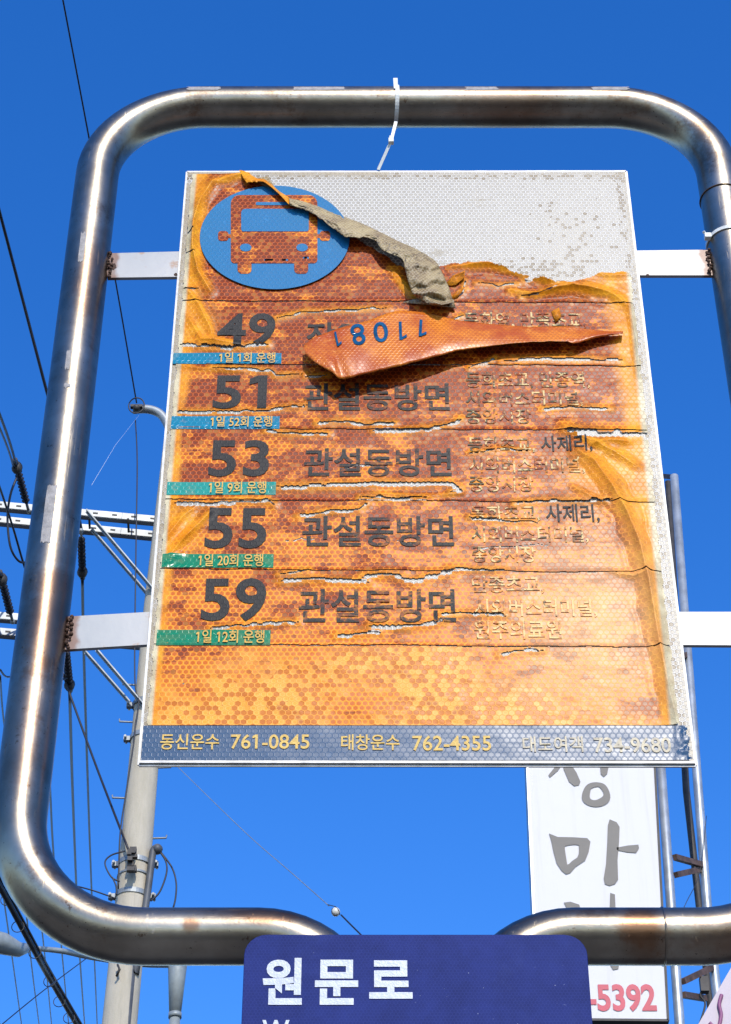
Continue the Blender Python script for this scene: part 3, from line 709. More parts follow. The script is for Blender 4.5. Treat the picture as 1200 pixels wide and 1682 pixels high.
# ---- loose pieces of film
def skin(secs, prof, n_u, name, mat, thick=.0005, rough=.0012, seed=1, attrs=None, jagk=1.):
    """secs: (top px, top py, bottom px, bottom py, top h, bottom h) along the piece; prof(s) -> extra bulge; s runs top to bottom"""
    A = catmull(secs, n_u); nv = 22; g = np.zeros((len(A), nv, 3)); P2 = np.zeros((len(A), nv, 2))
    for i, a in enumerate(A):
        for j in range(nv):
            s = j / (nv - 1); s1 = min(s / .86, 1)
            px = a[0] + (a[2] - a[0]) * s1; py = a[1] + (a[3] - a[1]) * s1; h = a[4] + (a[5] - a[4]) * s1 + prof(i / (len(A) - 1), s1) / 1000
            jag = 3.2 * jagk * (float(vnoise(np.array([i * .9]), np.array([0.]), seed + 5)[0]) - .5) * s1 ** 3; py += jag; px += jag * .5
            if s > .86: k = (s - .86) / .14; h -= .006 * k * min(1, a[5] / .012); py -= 4 * k * k; 
            n_ = float(fbm(np.array([i * .25 + seed]), np.array([j * .3]), seed)[0]) - .5
            g[i, j] = W(px, py, max(.0006, h + n_ * rough * 2)); P2[i, j] = (px, py)
    b = MB(); fs = [(i * nv + j, i * nv + j + 1, (i + 1) * nv + j + 1, (i + 1) * nv + j) for i in range(len(A) - 1) for j in range(nv - 1)]
    b.add(g.reshape(-1, 3), fs, True); o = b.build(name, M[mat], board)
    for an, av in (attrs or {}).items():
        a = o.data.attributes.new(an, 'FLOAT', 'POINT'); a.data.foreach_set('value', [av] * len(o.data.vertices))
    m = o.modifiers.new('thickness', 'SOLIDIFY'); m.thickness = thick; m.offset = -1
    return o, g
Z8 = lambda x, y: (380 + x / 3.158, 270 + y / 3.158)
cs = [((40, 30), (80, 95), 3, 7), ((70, 36), (110, 92), 3, 8), ((150, 82), (178, 106), 2, 9), ((300, 168), (306, 203), 2, 9), ((430, 205), (420, 260), 1.5, 9), ((560, 262), (530, 340), 1.5, 10), ((680, 308), (600, 380), 1.5, 11),
      ((790, 360), (725, 392), 2, 12), ((870, 400), (785, 442), 3, 13), ((960, 440), (880, 482), 4, 14), ((1055, 500), (898, 560), 5, 14), ((1092, 560), (925, 640), 6, 13), ((1128, 640), (958, 698), 7, 11), ((1150, 715), (1050, 738), 7, 9)]
random.seed(3)
secs = []
for (a, b_, h0, h1) in cs:
    p, q = Z8(*a), Z8(*b_); secs.append((p[0], p[1], q[0] + random.uniform(-2, 2), q[1] + random.uniform(-3.5, 3.5), h0 / 1000, h1 * 1.4 / 1000))
skin(secs[:4], lambda u, s: 2.5 * math.sin(math.pi * s), 8, 'lifted_film_edge', 'film', seed=4, attrs=dict(lift=1., low=0., edge=0., glare_pale=0.))
skin(secs[3:], lambda u, s: 5 * math.sin(math.pi * s) + (3.2 * math.sin(u * 62 + s * 5) + 2.5 * math.sin(s * 13 + u * 31)) * max(0, u - .5) * 2, 14, 'curled_film_back', 'curl', rough=.003, seed=2)
fl = [(499, 567, 502, 583, 11, 12), (515, 555, 519, 597, 12, 15), (540, 545, 545, 612, 12, 16), (560, 538, 562, 623, 12, 16), (602, 527, 605, 613, 9, 15), (650, 511, 662, 600, 5, 14), (700, 514, 716, 586, 3, 13), (760, 527, 766, 574, 2.5, 12), (860, 536, 862, 563, 2.5, 11), (925, 536, 925, 561, 3, 10),
      (945, 538, 945, 564, 4, 9), (985, 543, 985, 554, 6, 8), (1022, 544, 1023, 548, 6.5, 7)]
fl = [(a, b_, c, d, e / 1000, f * 1.5 / 1000) for a, b_, c, d, e, f in fl]
flap, fg = skin(fl, lambda u, s: 4.5 * math.sin(math.pi * s ** 1.6) * (1 - .5 * u) + 1.6 * math.sin(s * 6 + u * 19) * (.5 + u * .2) - 2.5 * math.exp(-((u - .16 - s * .1) / .035) ** 2), 12, 'peeled_film_flap', 'flapfilm', rough=.0008, jagk=.35, seed=11, attrs=dict(lift=.28, low=0.12, edge=0., glare_pale=0.))
fpx, fpy = PIX(fg[..., 0], fg[..., 2], fg[..., 1]); fpx = fpx[:, :19].ravel(); fpy = fpy[:, :19].ravel(); fh = (D0 - fg[..., 1])[:, :19].ravel()
def on_flap(px, py):
    h = np.zeros(px.shape)
    for i in range(len(px)):
        d = (fpx - px[i]) ** 2 + (fpy - py[i]) ** 2; k = np.argpartition(d, 6)[:6]; w = 1 / (d[k] + 2); h[i] = (fh[k] * w).sum() / w.sum()
    return h
def flap_digit(ch, cx, cy, w, hgt, tilt):
    v, f = glyphs(ch, .01); v = 1 - v                       # the number lies upside down
    if ch == '1': v = np.array([(.35, 1), (.35, 0), (.60, 0), (.60, .16), (1, .30), (1, .14), (.60, .02), (.60, 1)]); f = [(0, 1, 2, 7), (2, 6, 5, 4, 3)]; w *= .8
    a = R(tilt); x = (v[:, 0] - .5) * w; y = (v[:, 1] - .5) * hgt
    px = cx + x * math.cos(a) - y * math.sin(a); py = cy - (x * math.sin(a) + y * math.cos(a)) 
    h = on_flap(px, py) + .0012
    b = MB(); b.add([W(px[i], py[i], h[i]) for i in range(len(px))], f, False); o = b.build('flap_digit', M['digit_blue'], board)
    m = o.modifiers.new('thickness', 'SOLIDIFY'); m.thickness = .0006
for ch, cx, cy, w, hg, tl_ in (('1', 553, 557, 16, 24, 12), ('8', 588, 549, 23, 35, 12), ('0', 625, 545, 24, 33, 6), ('1', 658, 543, 24, 30, 2), ('1', 691, 539, 24, 27, -3)): flap_digit(ch, cx, cy, w, hg, tl_)
# curled scraps and flakes
def scrap(P, mat='film', hs=(4, 6)):
    b = MB(); n = len(P); b.add([W(x, y, (hs[i % len(hs)]) / 1000) for i, (x, y) in enumerate(P)], [tuple(range(n))], True)
    o = b.build('film_scrap', M[mat], board); m = o.modifiers.new('t', 'SOLIDIFY'); m.thickness = .0004
    for an, av in dict(lift=.6, low=0., edge=0., glare_pale=0.).items():
        a = o.data.attributes.new(an, 'FLOAT', 'POINT'); a.data.foreach_set('value', [av] * n)
scrap([(728, 470), (744, 452), (764, 444), (762, 456), (748, 468)], hs=(1.5, 4, 3, 6, 4)); scrap([(735, 497), (750, 478), (765, 470), (752, 488)], hs=(1.5, 6, 5, 3))
scrap([(660, 497), (690, 488), (745, 492), (748, 506), (700, 500)], 'curl', (2, 8, 7, 6, 5)); scrap([(905, 512), (918, 505), (922, 520), (912, 530)], hs=(1.5, 5, 4, 3))
scrap([(420, 292), (440, 290), (452, 310), (430, 304)], 'curl', (2, 6, 4, 5))

# ------------------------------------------------------------------ cable ties
def ring(c, axis, rad, w, t, n=40, a0=0, a1=2 * math.pi, tilt=0):
    c = Vector(c); a = Vector(axis).normalized(); u = Vector((0, -1, 0)); v = a.cross(u); b = MB(); vs = []
    for i in range(n + 1):
        th = a0 + (a1 - a0) * i / n; d = u * math.cos(th) + v * math.sin(th); off = a * tilt * math.cos(th)
        for rr, ww in ((rad, -w), (rad, w), (rad + t, w), (rad + t, -w)): vs.append(c + d * rr + a * ww / 2 + off)
    fs = []
    for i in range(n):
        for k in range(4): fs.append((4 * i + k, 4 * i + (k + 1) % 4, 4 * i + 4 + (k + 1) % 4, 4 * i + 4 + k))
    b.add(vs, fs, False); return b
tx = W(650, 180).x
T = thing('cable_tie', (tx, YT, ZT), 'white nylon cable tie round the middle of the top tube, tail down to board', 'cable tie', 'cable ties on the tube frame')
ring((tx, YT, ZT), (1, 0, 0), TR + .0006, .0055, .0013, tilt=.002).build('strap_loop', M['nylon'], T)
hd = W(642, 232, .02); b = MB(); b.box(hd, (.0075, .007, .008)); b.box(hd + Vector((0, -.001, .006)), (.005, .004, .006)); b.build('tie_head', M['nylon'], T, .0008)
b = MB()
tp = W(650, 200, .022); b.beam(tp, hd, .0045, .0012, (0, 1, 0)); e = W(621, 279, .001); b.beam(hd, e, .0042, .0012, (0, 1, 0)); b.build('strap_tail', M['nylon'], T)
b = MB(); b.beam(W(650, 146, .022), W(649, 129, .02), .006, .002, (0, 1, 0)); b.build('strap_end', M['nylon'], T)
zc = W(1180, 395).z
T = thing('cable_tie', (XR, YT, zc), 'white nylon cable tie round the right upright just above the upper flat bar', 'cable tie', 'cable ties on the tube frame')
ring((XR, YT, zc), (0, 0, 1), TR + .0006, .0055, .0013, tilt=.003).build('strap_loop', M['nylon'], T)
hd = Vector((XR - TR - .001, YT - .014, zc + .001)); b = MB(); b.box(hd, (.009, .008, .008)); b.beam(hd, hd + Vector((-.006, -.004, .006)), .004, .002); b.build('tie_head', M['nylon'], T, .0008)

# ------------------------------------------------------------------ blue street name plate
YP = D0 - .052
def WP(x, y, dy=0): return W(x, y, Y=YP - dy)
pa, pb = WP(402, 1535), WP(962, 1535)
P = thing('street_name_sign', (.052, YP, 2.3), 'dark blue street name plate with rounded corners and white lettering in front of the posts', 'street sign')
x0, x1, z1 = pa.x, pb.x, pa.z; z0 = z1 - .20; r = .022; pts = []
for cx, cz, a0 in ((x1 - r, z1 - r, 0), (x0 + r, z1 - r, 90), (x0 + r, z0 + r, 180), (x1 - r, z0 + r, 270)):
    pts += [(cx + r * math.cos(R(a0 + 15 * i)), cz + r * math.sin(R(a0 + 15 * i))) for i in range(7)]
b = MB(); n = len(pts)
b.add([(x, YP, z) for x, z in pts] + [(x, YP + .003, z) for x, z in pts], [tuple(range(n)), tuple(range(2 * n - 1, n - 1, -1))] + [(i, n + i, n + (i + 1) % n, (i + 1) % n) for i in range(n)])
b.build('plate', M['blue'], P, .0006)
def flat_text(body, box, Y, mat, name, parent, bold=.02, dy=.0008, ext=0.):
    v, f = glyphs(body, bold); q = boxmap(v, box, Y); b = MB(); b.add([(x, Y - dy, z) for x, z in q], f)
    return b.build(name, M[mat], parent)
for t, bx in (('원', (431, 1574, 496, 1651)), ('문', (517, 1577, 588, 1651)), ('로', (606, 1578, 677, 1641)), ('Wonmun-ro', (430, 1676, 640, 1712))): flat_text(t, bx, YP, 'white', 'lettering', P, .032 if t != 'Wonmun-ro' else .02)
for x in (pL, pR):
    b = MB(); b.box((x, (YP + .003 + YT - TR) / 2, z0 + .06), (.03, YT - TR - YP - .003, .02)); b.build('mounting_clamp', M['galv'], P)
    ring((x, YT, z0 + .06), (0, 0, 1), TR + .0005, .02, .0015).build('clamp_band', M['galv'], P)

# ------------------------------------------------------------------ utility pole
YU = 18.0
def wz(px, py, z): return WZ(px, py, z)
base = W(200, 1600, Y=YU); top = W(285, 640, Y=YU)
pc = W(234, 1256, Y=YU)
def pole_at(py):      # centre of the pole at a photo height
    cx = np.interp(py, [600, 900, 1100, 1256, 1420, 1682], [302, 268, 247, 235.5, 222, 196]); p = W(cx, py, Y=YU); return Vector((p.x, YU, p.z))
def pole_r(z): return .135 + (17 - z) * .0042
U = thing('utility_pole', (pole_at(1682).x, YU, 0), 'tall round concrete utility pole with steel crossarms behind the left edge of the board', 'utility pole')
pts = [Vector((pole_at(1682).x - .01, YU, 0))] + [pole_at(y) for y in (1682, 1500, 1256, 1000, 800, 690)]
b = MB(); b.tube(pts, [pole_r(p.z) for p in pts], 28); b.build('pole_shaft', M['concrete'], U)
def arm(p0, p1, name='crossarm', w=.085):
    b = MB(); a, c = Vector(p0), Vector(p1)
    # channel section: web and two flanges
    d = (c - a).normalized(); yb_ = Vector((0, 0, 1)).cross(d).normalized()
    b.beam(a, c, .012, w); b.beam(a + yb_ * .035 + Vector((0, 0, w / 2)), c + yb_ * .035 + Vector((0, 0, w / 2)), .07, .010)
    b.beam(a + yb_ * .035 - Vector((0, 0, w / 2)), c + yb_ * .035 - Vector((0, 0, w / 2)), .07, .010)
    o = b.build(name, M['galv'], U)
    L = (c - a).length; k = int(L / .21)
    for i in range(k):
        q = a + d * (.1 + i * .21); s = MB(); s.box(q - yb_ * .0085, (.055, .006, .018), (d, yb_, Vector((0, 0, 1)))); s.build('bolt_slot', M['dark'], o)
    return o
ZA = CZ + 14.7
def ext(px0, py0, px1, py1, z, k0, k1):
    a, c = WZ(px0, py0, z), WZ(px1, py1, z); return a + (a - c) * k0, c + (c - a) * k1
a1 = ext(0, 829, 258, 853, ZA, .55, .05); a2 = ext(0, 853, 258, 878, ZA, .55, .05)
arm(*a1); arm(*a2)
ZL = CZ + YU * math.tan(R(36.6))
zc0 = W(150, 1020, Y=YU).z
b1 = ext(0, 1011, 240, 1030, zc0, .55, .05); b2 = ext(0, 1037, 240, 1057, zc0, .55, .05)
arm(*b1); arm(*b2)
def brace(p, q, dy, mat='galv', t=.05):
    b = MB(); a = W(*p, Y=YU + dy); c = W(*q, Y=YU + dy * .8); b.beam(a, c, .012, t, (0, 1, 0)); b.beam(a + Vector((0, .02, 0)), c + Vector((0, .02, 0)), .04, .008, (0, 1, 0)); b.build('brace', M[mat], U)
brace((142, 838), (252, 968), -.22); brace((150, 868), (243, 976), .12)
brace((158, 1066), (238, 1160), -.22); brace((140, 1070), (226, 1168), .12)
for px, py in ((147, 860), (211, 866)):
    b = MB(); b.tube([W(px - 1, py - 14, Y=YU - .08), W(px, py + 8, Y=YU + .1)], .014, 6); b.build('spacer_bolt', M['dark'], U)
# upper bracket arm with an earth wire clamp
pa_ = [W(x, y, Y=YU) for x, y in ((218, 673), (240, 672), (258, 677), (270, 688), (282, 712))]
b = MB(); b.tube([Vector(p) for p in catmull(pa_, 5)], .052, 14); b.build('bracket_arm', M['galv'], U)
b = MB(); c = W(224, 668, Y=YU - .06)
b.box(c, (.14, .05, .035)); b.ball(c + Vector((0, 0, -.02)), .045, 10, 6)
b.tube([c + Vector((.09 * math.cos(t), -.02, .12 * math.sin(t) - .0)) for t in [i * math.pi * 2 / 20 for i in range(20)]], .008, 5, closed=True)
b.build('wire_clamp', M['dark'], U)
# steps, bands, fittings
for px, py, s in ((262, 1378, 1), (194, 1312, -1), (207, 1187, -1), (222, 1126, -1), (275, 1262, 1)):
    p = pole_at(py); b = MB(); e = Vector((p.x + s * (pole_r(p.z) + .13), YU - .02, p.z)); b.tube([(p.x, YU, p.z), e, e + Vector((0, 0, .03))], .010, 6); b.build('climbing_step', M['galv'], U)
for py in (1421, 1442, 1474, 1160, 1215):
    p = pole_at(py); rr = pole_r(p.z); o = ring(p, (0, 0, 1), rr + .002, .05 if py != 1442 else .02, .008).build('pole_band', M['galv'], U)
    for s in (-1, 1):
        if py == 1442: continue
        b = MB(); b.box((p.x + s * (rr + .035), YU - .01, p.z), (.07, .05, .05)); b.tube([(p.x + s * (rr + .05), YU - .08, p.z), (p.x + s * (rr + .05), YU + .06, p.z)], .014, 6); b.build('band_bolt', M['galv'], o)
b = MB(); c = W(214, 1407, Y=YU - .26)
for k in range(9): b.box(c + Vector((random.uniform(-.04, .04), random.uniform(-.05, .03), -.03 * k + .08)), (random.uniform(.03, .08), .05, random.uniform(.02, .06)))
b.build('dead_end_clamp', M['dark'], U)
b = MB(); b.tube([W(193, 1585, Y=YU - .2), W(196, 1592, Y=YU - .24), W(191, 1604, Y=YU - .2)], .012, 6); b.build('hook', M['dark'], U)
b = MB(); q = catmull([W(258, 1393, Y=YU - .1), W(252, 1396, Y=YU - .1), W(249, 1412, Y=YU - .1), W(240, 1480, Y=YU - .1), W(222, 1600, Y=YU - .1), W(208, 1690, Y=YU - .1), (W(208, 1690, Y=YU).x - .05, YU - .1, 0)], 4)
b.tube([Vector(p) for p in q], .036, 12); b.ball(W(258, 1395, Y=YU - .1), .055, 10, 6); b.build('cable_conduit', M['conduit'], U)

# insulators on the crossarms
def insulator(p0, p1, label, n=9, r=.045, group='black polymer insulators at the crossarms'):
    p0, p1 = Vector(p0), Vector(p1); I = thing('insulator', p0, label, 'insulator', group); d = p1 - p0
    b = MB(); b.tube([p0, p1], .022, 8); b.build('core_rod', M['rubber'], I)
    for k in range(n):
        c = p0 + d * ((k + .7) / (n + 1.2)); u = d.normalized() * .010
        b = MB(); b.tube([c - u, c, c + u], [r * .35, r, r * .35], 12); b.build('shed', M['rubber'], I)
    b = MB(); b.ball(p1 - d * .04, r * 1.35, 10, 6, (1, 1, 1.3)); b.tube([p1, p1 + d.normalized() * .1], .03, 8); b.build('end_fitting', M['dark'], I)
    b = MB(); b.tube([p0 - d.normalized() * .12, p0 + d.normalized() * .04], .016, 6); b.ball(p0 - d.normalized() * .12, .028, 8, 5); b.build('shackle', M['galv'], I)
insulator(W(43, 826, Y=17.7), W(27, 766, Y=17.2), 'black strain insulator left of the tube frame at the upper crossarm')
insulator(W(17, 1008, Y=17.7), W(2, 950, Y=17.2), 'black strain insulator at the left picture edge on the lower crossarm')
insulator(W(133, 882, Y=17.9), W(135, 942, Y=18.6), 'black insulator hanging below the upper crossarm right of the tube frame')
insulator(W(108, 1070, Y=17.9), W(114, 1127, Y=18.6), 'black insulator hanging right under the lower left flat bar')

# ------------------------------------------------------------------ wires
def wire(pts, label, r=.010, name='overhead_wire', mat='wire', seg=6, cat='wire'):
    P_ = [W(x, y, Y=Y) for x, y, Y in pts]
    q = catmull(P_, seg) if len(P_) > 2 else [P_[0].lerp(P_[1], i / 6) for i in range(7)]
    b = MB(); b.tube([Vector(p) for p in q], r, 6); o = b.build(name, M[mat]); return props(o, label, cat, 'overhead wires round the utility pole')
wire([(40, -330, 11), (103, 0, 13), (145, 222, 14.5), (190, 465, 16.5), (224, 662, 18)], 'thin wire from the top of the picture down to the bracket arm clamp', .009)
wire([(-110, -60, 12), (0, 352, 15), (75, 638, 16.5), (118, 800, 17.3), (135, 878, 17.9)], 'thick black wire at the left edge passing behind the upper left tube', .017)
wire([(-120, 390, 12), (0, 683, 15.5), (27, 766, 17.2)], 'upper of two black wires ending at the upper strain insulator', .014)
wire([(-120, 440, 12), (0, 705, 15.5), (22, 768, 17.2)], 'lower of two black wires ending at the upper strain insulator', .011)
wire([(27, 785, 17.2), (17, 812, 17.2), (12, 850, 17.3), (16, 895, 17.4), (27, 918, 17.5), (40, 924, 17.6), (60, 915, 17.8)], 'slack black jumper loop hanging under the upper strain insulator', .013, 'jumper_wire')
wire([(-40, 690, 15), (0, 803, 16.5), (22, 870, 17.2), (38, 925, 17.6), (60, 990, 18)], 'black wire crossing behind the jumper loop left of the tube', .012)
wire([(-60, 800, 14), (-20, 900, 16), (2, 948, 17.2)], 'black wire reaching the lower strain insulator from the left edge', .014)
wire([(0, 1100, 17.3), (12, 1112, 17.6), (40, 1106, 18), (90, 1118, 18.2), (112, 1112, 18.4)], 'short slack jumper at the left edge beside the lower insulator', .010, 'jumper_wire')
wire([(0, 1110, 17.3), (8, 1200, 20), (30, 1300, 24), (60, 1500, 36)], 'black wire dropping past the left picture edge', .010)
wire([(135, 950, 18.6), (137, 1060, 21), (143, 1260, 27), (150, 1460, 37), (160, 1700, 62)], 'rightmost long black line falling inside the frame from the upper hanging insulator', .019)
wire([(114, 1132, 18.6), (120, 1330, 25), (130, 1560, 38), (140, 1700, 55)], 'middle long black line falling inside the frame from the lower hanging insulator', .019)
wire([(75, 1150, 18.6), (82, 1300, 24), (92, 1460, 32), (114, 1700, 55)], 'leftmost long black line inside the frame next to the left tube', .016)
wire([(103, 1105, 18.4), (115, 1142, 18.5), (160, 1265, 18.3), (211, 1397, 17.75)], 'guy wire slanting down to the clamp on the concrete pole', .013)
wire([(222, 690, 18), (225, 760, 17.9), (223, 900, 17.8), (221, 1110, 17.8), (228, 1150, 17.8), (222, 1190, 17.8), (220, 1215, 17.8), (207, 1300, 17.8), (197, 1370, 17.8), (194, 1460, 17.8)], 'thin earth wire hanging down along the left side of the concrete pole', .008)
wire([(-40, 1330, 22), (0, 1452, 26), (12, 1520, 29), (36, 1690, 40)], 'thin black line in the lower left corner at the picture edge', .012)
wire([(30, 1400, 30), (45, 1520, 34), (52, 1590, 38), (66, 1700, 50)], 'second thin black line from the left in the lower left corner', .014)
wire([(55, 1440, 30), (70, 1540, 34), (86, 1700, 50)], 'third thin black line from the left in the lower left corner', .014)
wire([(0, 1665 + 20, 12), (70, 1628, 13), (150, 1568, 15)], 'thin wire rising to the right across the lower left corner', .004)
wire([(110, 1452, 17.6), (150, 1462, 17.7), (190, 1476, 17.7)], 'short wire running level into the lower pole band', .007)
wire([(205, 1398, 17.7), (182, 1405, 17.7), (172, 1418, 17.7), (182, 1440, 17.7), (196, 1448, 17.7)], 'upper slack loop of wire left of the pole clamp', .008, 'jumper_wire')
wire([(184, 1441, 17.7), (190, 1455, 17.7), (191, 1470, 17.7)], 'short drop of wire below the slack loop at the pole', .008, 'jumper_wire')
wire([(262, 1399, 17.9), (272, 1415, 17.9), (273, 1435, 17.9), (262, 1465, 17.9), (247, 1480, 17.9)], 'inner slack loop of cable right of the conduit head', .009, 'jumper_wire')
wire([(264, 1400, 17.9), (282, 1425, 17.9), (289, 1450, 17.9), (288, 1475, 17.9), (284, 1492, 17.9)], 'outer slack loop of cable right of the conduit head', .009, 'jumper_wire')
wire([(288, 1256, 17.5), (400, 1365, 15), (480, 1435, 13.5), (540, 1488, 12.5)], 'thin grey stay wire slanting down to the ball insulator', .0035, mat='galv')
wire([(560, 1503, 12.3), (592, 1535, 12), (700, 1640, 11)], 'thin stay wire continuing below the ball insulator behind the blue plate', .0055)
bi = W(551, 1498, Y=12.4)
I = thing('ball_insulator', bi, 'cream egg shaped guy insulator on the thin stay wire', 'insulator'); 
b = MB(); b.ball(bi, .030, 14, 10, (1, 1, 1.05)); b.build('ceramic_body', M['ceramic'], I)
b = MB(); b.tube([bi + Vector((.031 * math.cos(t) * .75, -.012 + .0 * t, .031 * math.sin(t))) for t in [math.pi * (.80 + i * .12) for i in range(8)]], .006, 6)
b.tube([W(538, 1486, Y=12.5), bi + Vector((.0, -.02, .028)), bi + Vector((.02, -.025, 0)), bi + Vector((.028, 0, -.02))], .0032, 5); b.build('stay_loop', M['dark'], I)
# thick hung bundle with its spacer rings
B = thing('cable_bundle', W(60, 1570, Y=14), 'thick bundle of black cables held by small wire rings in lower left corner', 'cable')
bp = [W(x, y, Y=Y) for x, y, Y in ((-60, 1350, 12.5), (0, 1458, 13.2), (55, 1560, 14), (80, 1605, 14.6), (130, 1690, 15.6))]
q = [Vector(p) for p in catmull(bp, 8)]
b = MB(); b.tube(q, .022, 8); b.tube([p + Vector((.03, 0, .012)) for p in q], .010, 6); b.build('cable', M['wire'], B)
for px, py, Y_ in ((14, 1478, 13.4), (32, 1522, 13.6), (60, 1565, 14), (84, 1612, 14.6), (100, 1645, 15), (116, 1672, 15.3)):
    c = W(px - 3, py, Y=Y_); b = MB(); b.tube([c + Vector((.045 * math.cos(t), 0, .045 * math.sin(t))) for t in [2 * math.pi * i / 16 for i in range(16)]], .0035, 5, closed=True); b.build('hanger_ring', M['dark'], B)
b = MB(); b.tube([W(228, 682, Y=17.9), W(190, 730, Y=15), W(150, 797, Y=13)], .0016, 4); props(b.build('spider_thread', M['thread']), 'faint silvery spider thread slanting down from the bracket arm clamp', 'spider thread')

# ------------------------------------------------------------------ street lamp low on the left
YS = 24.
SL = thing('street_lamp', (W(290, 1682, Y=YS).x, YS, 0), 'grey street lamp on a flared post with its arm reaching left under the tube frame', 'street lamp')
lp = [(0, 0, 0)]
pc_ = [W(292, 1584, Y=YS), W(291, 1590, Y=YS), W(287, 1668, Y=YS), W(287, 1672, Y=YS), W(285, 1690, Y=YS)]
k = YS * 1.13 / F
b = MB(); b.tube([pc_[0], pc_[1], pc_[2]], [15 * k, 15 * k, 9.3 * k], 20); b.build('post_head', M['lamp'], SL)
b = MB(); b.tube([pc_[2] + Vector((0, 0, .03)), pc_[3]], [10.5 * k, 10.5 * k], 20); b.build('post_collar', M['lamp'], SL)
b = MB(); b.tube([pc_[3], (pc_[3].x, YS, 0)], [8.5 * k, 8.5 * k], 20); b.build('post', M['lamp'], SL)
ar = [W(x, y, Y=Y) for x, y, Y in ((292, 1584, YS), (230, 1583, YS - .1), (150, 1572, YS - .4), (100, 1562, YS - .7), (45, 1557, YS - 1))]
b = MB(); b.tube([Vector(p) for p in catmull(ar, 5)], [.045 - .0007 * i for i in range(21)], 12); b.build('lamp_arm', M['lamp'], SL)
hd = [W(x, y, Y=YS - 1 - .2 * i) for i, (x, y) in enumerate(((48, 1557), (30, 1560), (5, 1550), (-30, 1540), (-50, 1536)))]
b = MB(); b.tube(hd, [.05, .09, .13, .12, .03], 14); b.build('lamp_head', M['lamp'], SL)

# ------------------------------------------------------------------ tall white signboard on a steel lattice, right
YW = 14.
V = thing('pylon_sign', (W(1100, 1682, Y=YW).x, YW, 0), 'tall white shop sign with grey brush lettering and pink digits on steel pipes', 'sign')
c4 = [W(858, 1080, Y=YW), W(1066, 1080, Y=YW), W(1097, 1676, Y=YW), W(884, 1674, Y=YW)]
b = MB(); b.add([(p.x, YW, p.z) for p in c4] + [(p.x, YW + .18, p.z) for p in c4], [(0, 1, 2, 3), (4, 7, 6, 5), (0, 4, 5, 1), (1, 5, 6, 2), (2, 6, 7, 3), (3, 7, 4, 0)]); b.build('sign_face', M['acrylic'], V)
for a, c in ((c4[1], c4[2]), (c4[3], c4[2]), (c4[0], c4[3])):
    b = MB(); b.beam(a + Vector((0, .09, 0)), c + Vector((0, .09, 0)), .19, .018, (1, 0, 0) if a is not c4[3] else (0, 0, 1)); b.build('face_frame', M['dark'] if a is not c4[0] else M['galvp'], V)
ZZ = lambda x, y: (620 + x / 2.069, 1240 + y / 2.069)
def brush(name, loops, mat='brush'):
    b = MB()
    for lp_ in loops:
        n = len(lp_)
        if n == 2:       # a ring: outer loop, inner loop
            o_, i_ = lp_; m = len(o_); q_ = [W(*ZZ(*p), Y=YW) for p in o_ + i_]
            b.add([(p.x, YW - .006, p.z) for p in q_], [(k, (k + 1) % m, m + (k + 1) % m, m + k) for k in range(m)])
        else:
            q_ = [W(*ZZ(*p), Y=YW) for p in lp_]; b.add([(p.x, YW - .006, p.z) for p in q_], [tuple(range(n))])
    return b.build(name, M[mat], V)
def loop(cx, cy, rx, ry, n=28, wob=0, ph=0): return [(cx + (rx + wob * math.sin(3 * t + ph)) * math.cos(t), cy + (ry + wob * math.cos(2 * t + ph)) * math.sin(t)) for t in [2 * math.pi * i / n for i in range(n)]]
brush('brush_lettering', [
    [(655, -95), (668, -80), (655, -30), (640, 15), (612, 55), (585, 78), (580, 70), (600, 45), (622, 0), (640, -50)], [(600, -70), (700, -82), (702, -62), (600, -50)],
    [(625, 5), (640, 10), (675, 60), (689, 92), (684, 104), (668, 107), (650, 92), (632, 50)],
    [(752, -90), (775, -90), (785, 40), (780, 65), (768, 76), (758, 66), (752, 0)], [(780, -30), (820, -40), (818, -20), (782, -10)], 
    [loop(742, 136, 48, 45, wob=3), loop(742, 132, 23, 24, wob=3, ph=1)]])
def ring_poly(o_, i_): return [o_, i_]
ob_ = [(582, 268), (612, 280), (665, 281), (712, 284), (723, 296), (717, 330), (705, 360), (672, 382), (655, 402), (640, 407), (625, 395), (608, 370), (597, 330), (590, 295)]
ib_ = [(636, 312), (645, 309), (658, 307), (672, 306), (683, 308), (684, 322), (683, 338), (678, 350), (660, 362), (650, 372), (644, 374), (641, 355), (638, 335), (636, 322)]
brush('brush_lettering', [[ob_, ib_], [(788, 220), (812, 230), (822, 246), (820, 300), (815, 360), (817, 425), (806, 440), (788, 446), (772, 440), (768, 420), (776, 370), (780, 300), (782, 240)], [(812, 316), (850, 309), (886, 306), (888, 318), (878, 334), (850, 332), (814, 325)]])
brush('brush_lettering', [[(632, 503), (655, 500), (685, 510), (690, 530), (680, 560), (650, 600), (610, 640), (600, 630), (640, 580), (652, 540)], [(650, 560), (700, 620), (690, 635), (640, 580)], [(790, 470), (806, 475), (812, 600), (822, 700), (818, 728), (800, 732), (790, 715), (786, 600)], [(812, 570), (860, 560), (858, 580), (812, 590)]])
for t, bx in (('-5392', (964, 1617, 1077, 1662)),):
    flat_text(t, bx, YW, 'pink', 'phone_digits', V, .030, .006)
def mast(px0, py0, px1, py1, Y, r_, mat='galvp'):
    a, c = W(px0, py0, Y=Y), W(px1, py1, Y=Y); g_ = c + (c - a) * ((0 - c.z) / (c.z - a.z)); b = MB(); b.tube([a, c, (c.x, Y, 0)], r_, 20); return b.build('steel_pipe', M[mat], V)
mast(1066, 1000, 1116, 1682, YW + .25, .038); mast(1107, 782, 1162, 1500, YW + .7, .038); mast(1097, 792, 1127, 1300, YW + 1.1, .03, 'dark')
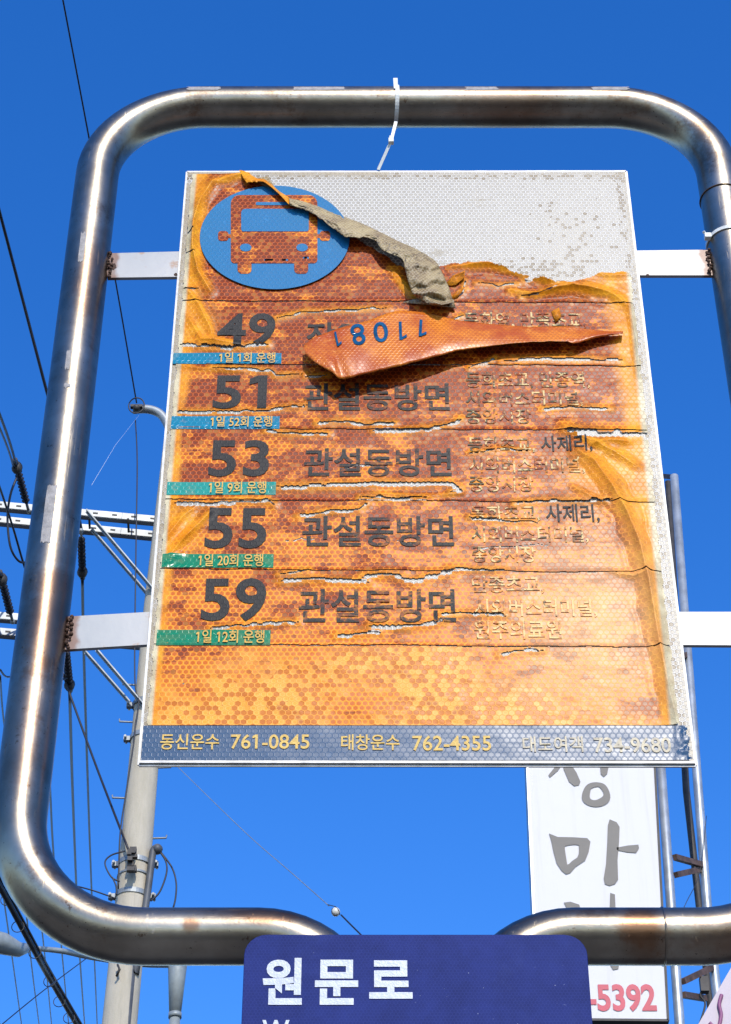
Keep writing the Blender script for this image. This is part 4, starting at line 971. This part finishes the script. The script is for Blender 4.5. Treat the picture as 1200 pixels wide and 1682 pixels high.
def strut(p, q, r_=.022, mat='strut'):
    b = MB(); b.beam(W(*p), W(*q), r_ * 1.6, r_ * 2); b.build('cross_strut', M[mat], V)
def ws(p, q, d0=.25, d1=.7, **k): 
    a, c = W(*p, Y=YW + d0), W(*q, Y=YW + d1); b = MB(); b.beam(a, c, .035, .045); b.build('cross_strut', M['strut'], V)
ws((1108, 1408), (1154, 1421)); ws((1110, 1437), (1150, 1428)); ws((1122, 1612), (1172, 1588)); ws((1122, 1634), (1158, 1640)); ws((1088, 782), (1110, 784), 1.1, .7); ws((1085, 1180), (1130, 1195)); ws((1085, 1090), (1128, 1075))
b = MB(); b.box(W(1156, 1618, Y=YW + .5), (.06, .06, .12)); b.tube([Vector(p) for p in catmull([W(1156, 1618, Y=YW + .5), W(1150, 1635, Y=YW + .5), W(1158, 1650, Y=YW + .5), W(1146, 1690, Y=YW + .5)], 5)], .008, 5); b.build('cable_bracket', M['dark'], V)
wire([(1160, 1340, 14.6), (1150, 1430, 14.6), (1128, 1480, 14.5), (1118, 1500, 14.5)], 'thin slack wire between the two mast pipes of the white sign', .003)

YG = 11.
G = thing('corner_sign', (W(1230, 1682, Y=YG).x, YG, 2.), 'pale lilac sign corner with a mauve script stroke at the lower right edge', 'sign')
c5 = [W(1206, 1580, Y=YG), W(1440, 1700, Y=YG), W(1340, 2050, Y=YG), W(1120, 1728, Y=YG)]
b = MB(); b.add([(p.x, YG, p.z) for p in c5] + [(p.x, YG + .12, p.z) for p in c5], [(0, 1, 2, 3), (4, 7, 6, 5), (0, 4, 5, 1), (1, 5, 6, 2), (2, 6, 7, 3), (3, 7, 4, 0)]); b.build('sign_face', M['lilac'], G)
b = MB(); q = catmull([W(1185, 1634, Y=YG - .012), W(1181, 1650, Y=YG - .012), W(1184, 1668, Y=YG - .012), W(1178, 1690, Y=YG - .012), W(1165, 1680, Y=YG - .012)], 6); b.tube([Vector(p) for p in q], .011, 8); b.build('script_stroke', M['mauve'], G)
b = MB(); gx = W(1330, 1700, Y=YG).x; b.tube([(gx, YG + .1, W(1330, 1700, Y=YG).z), (gx, YG + .1, 0)], .05, 14); b.build('post', M['galvp'], G)
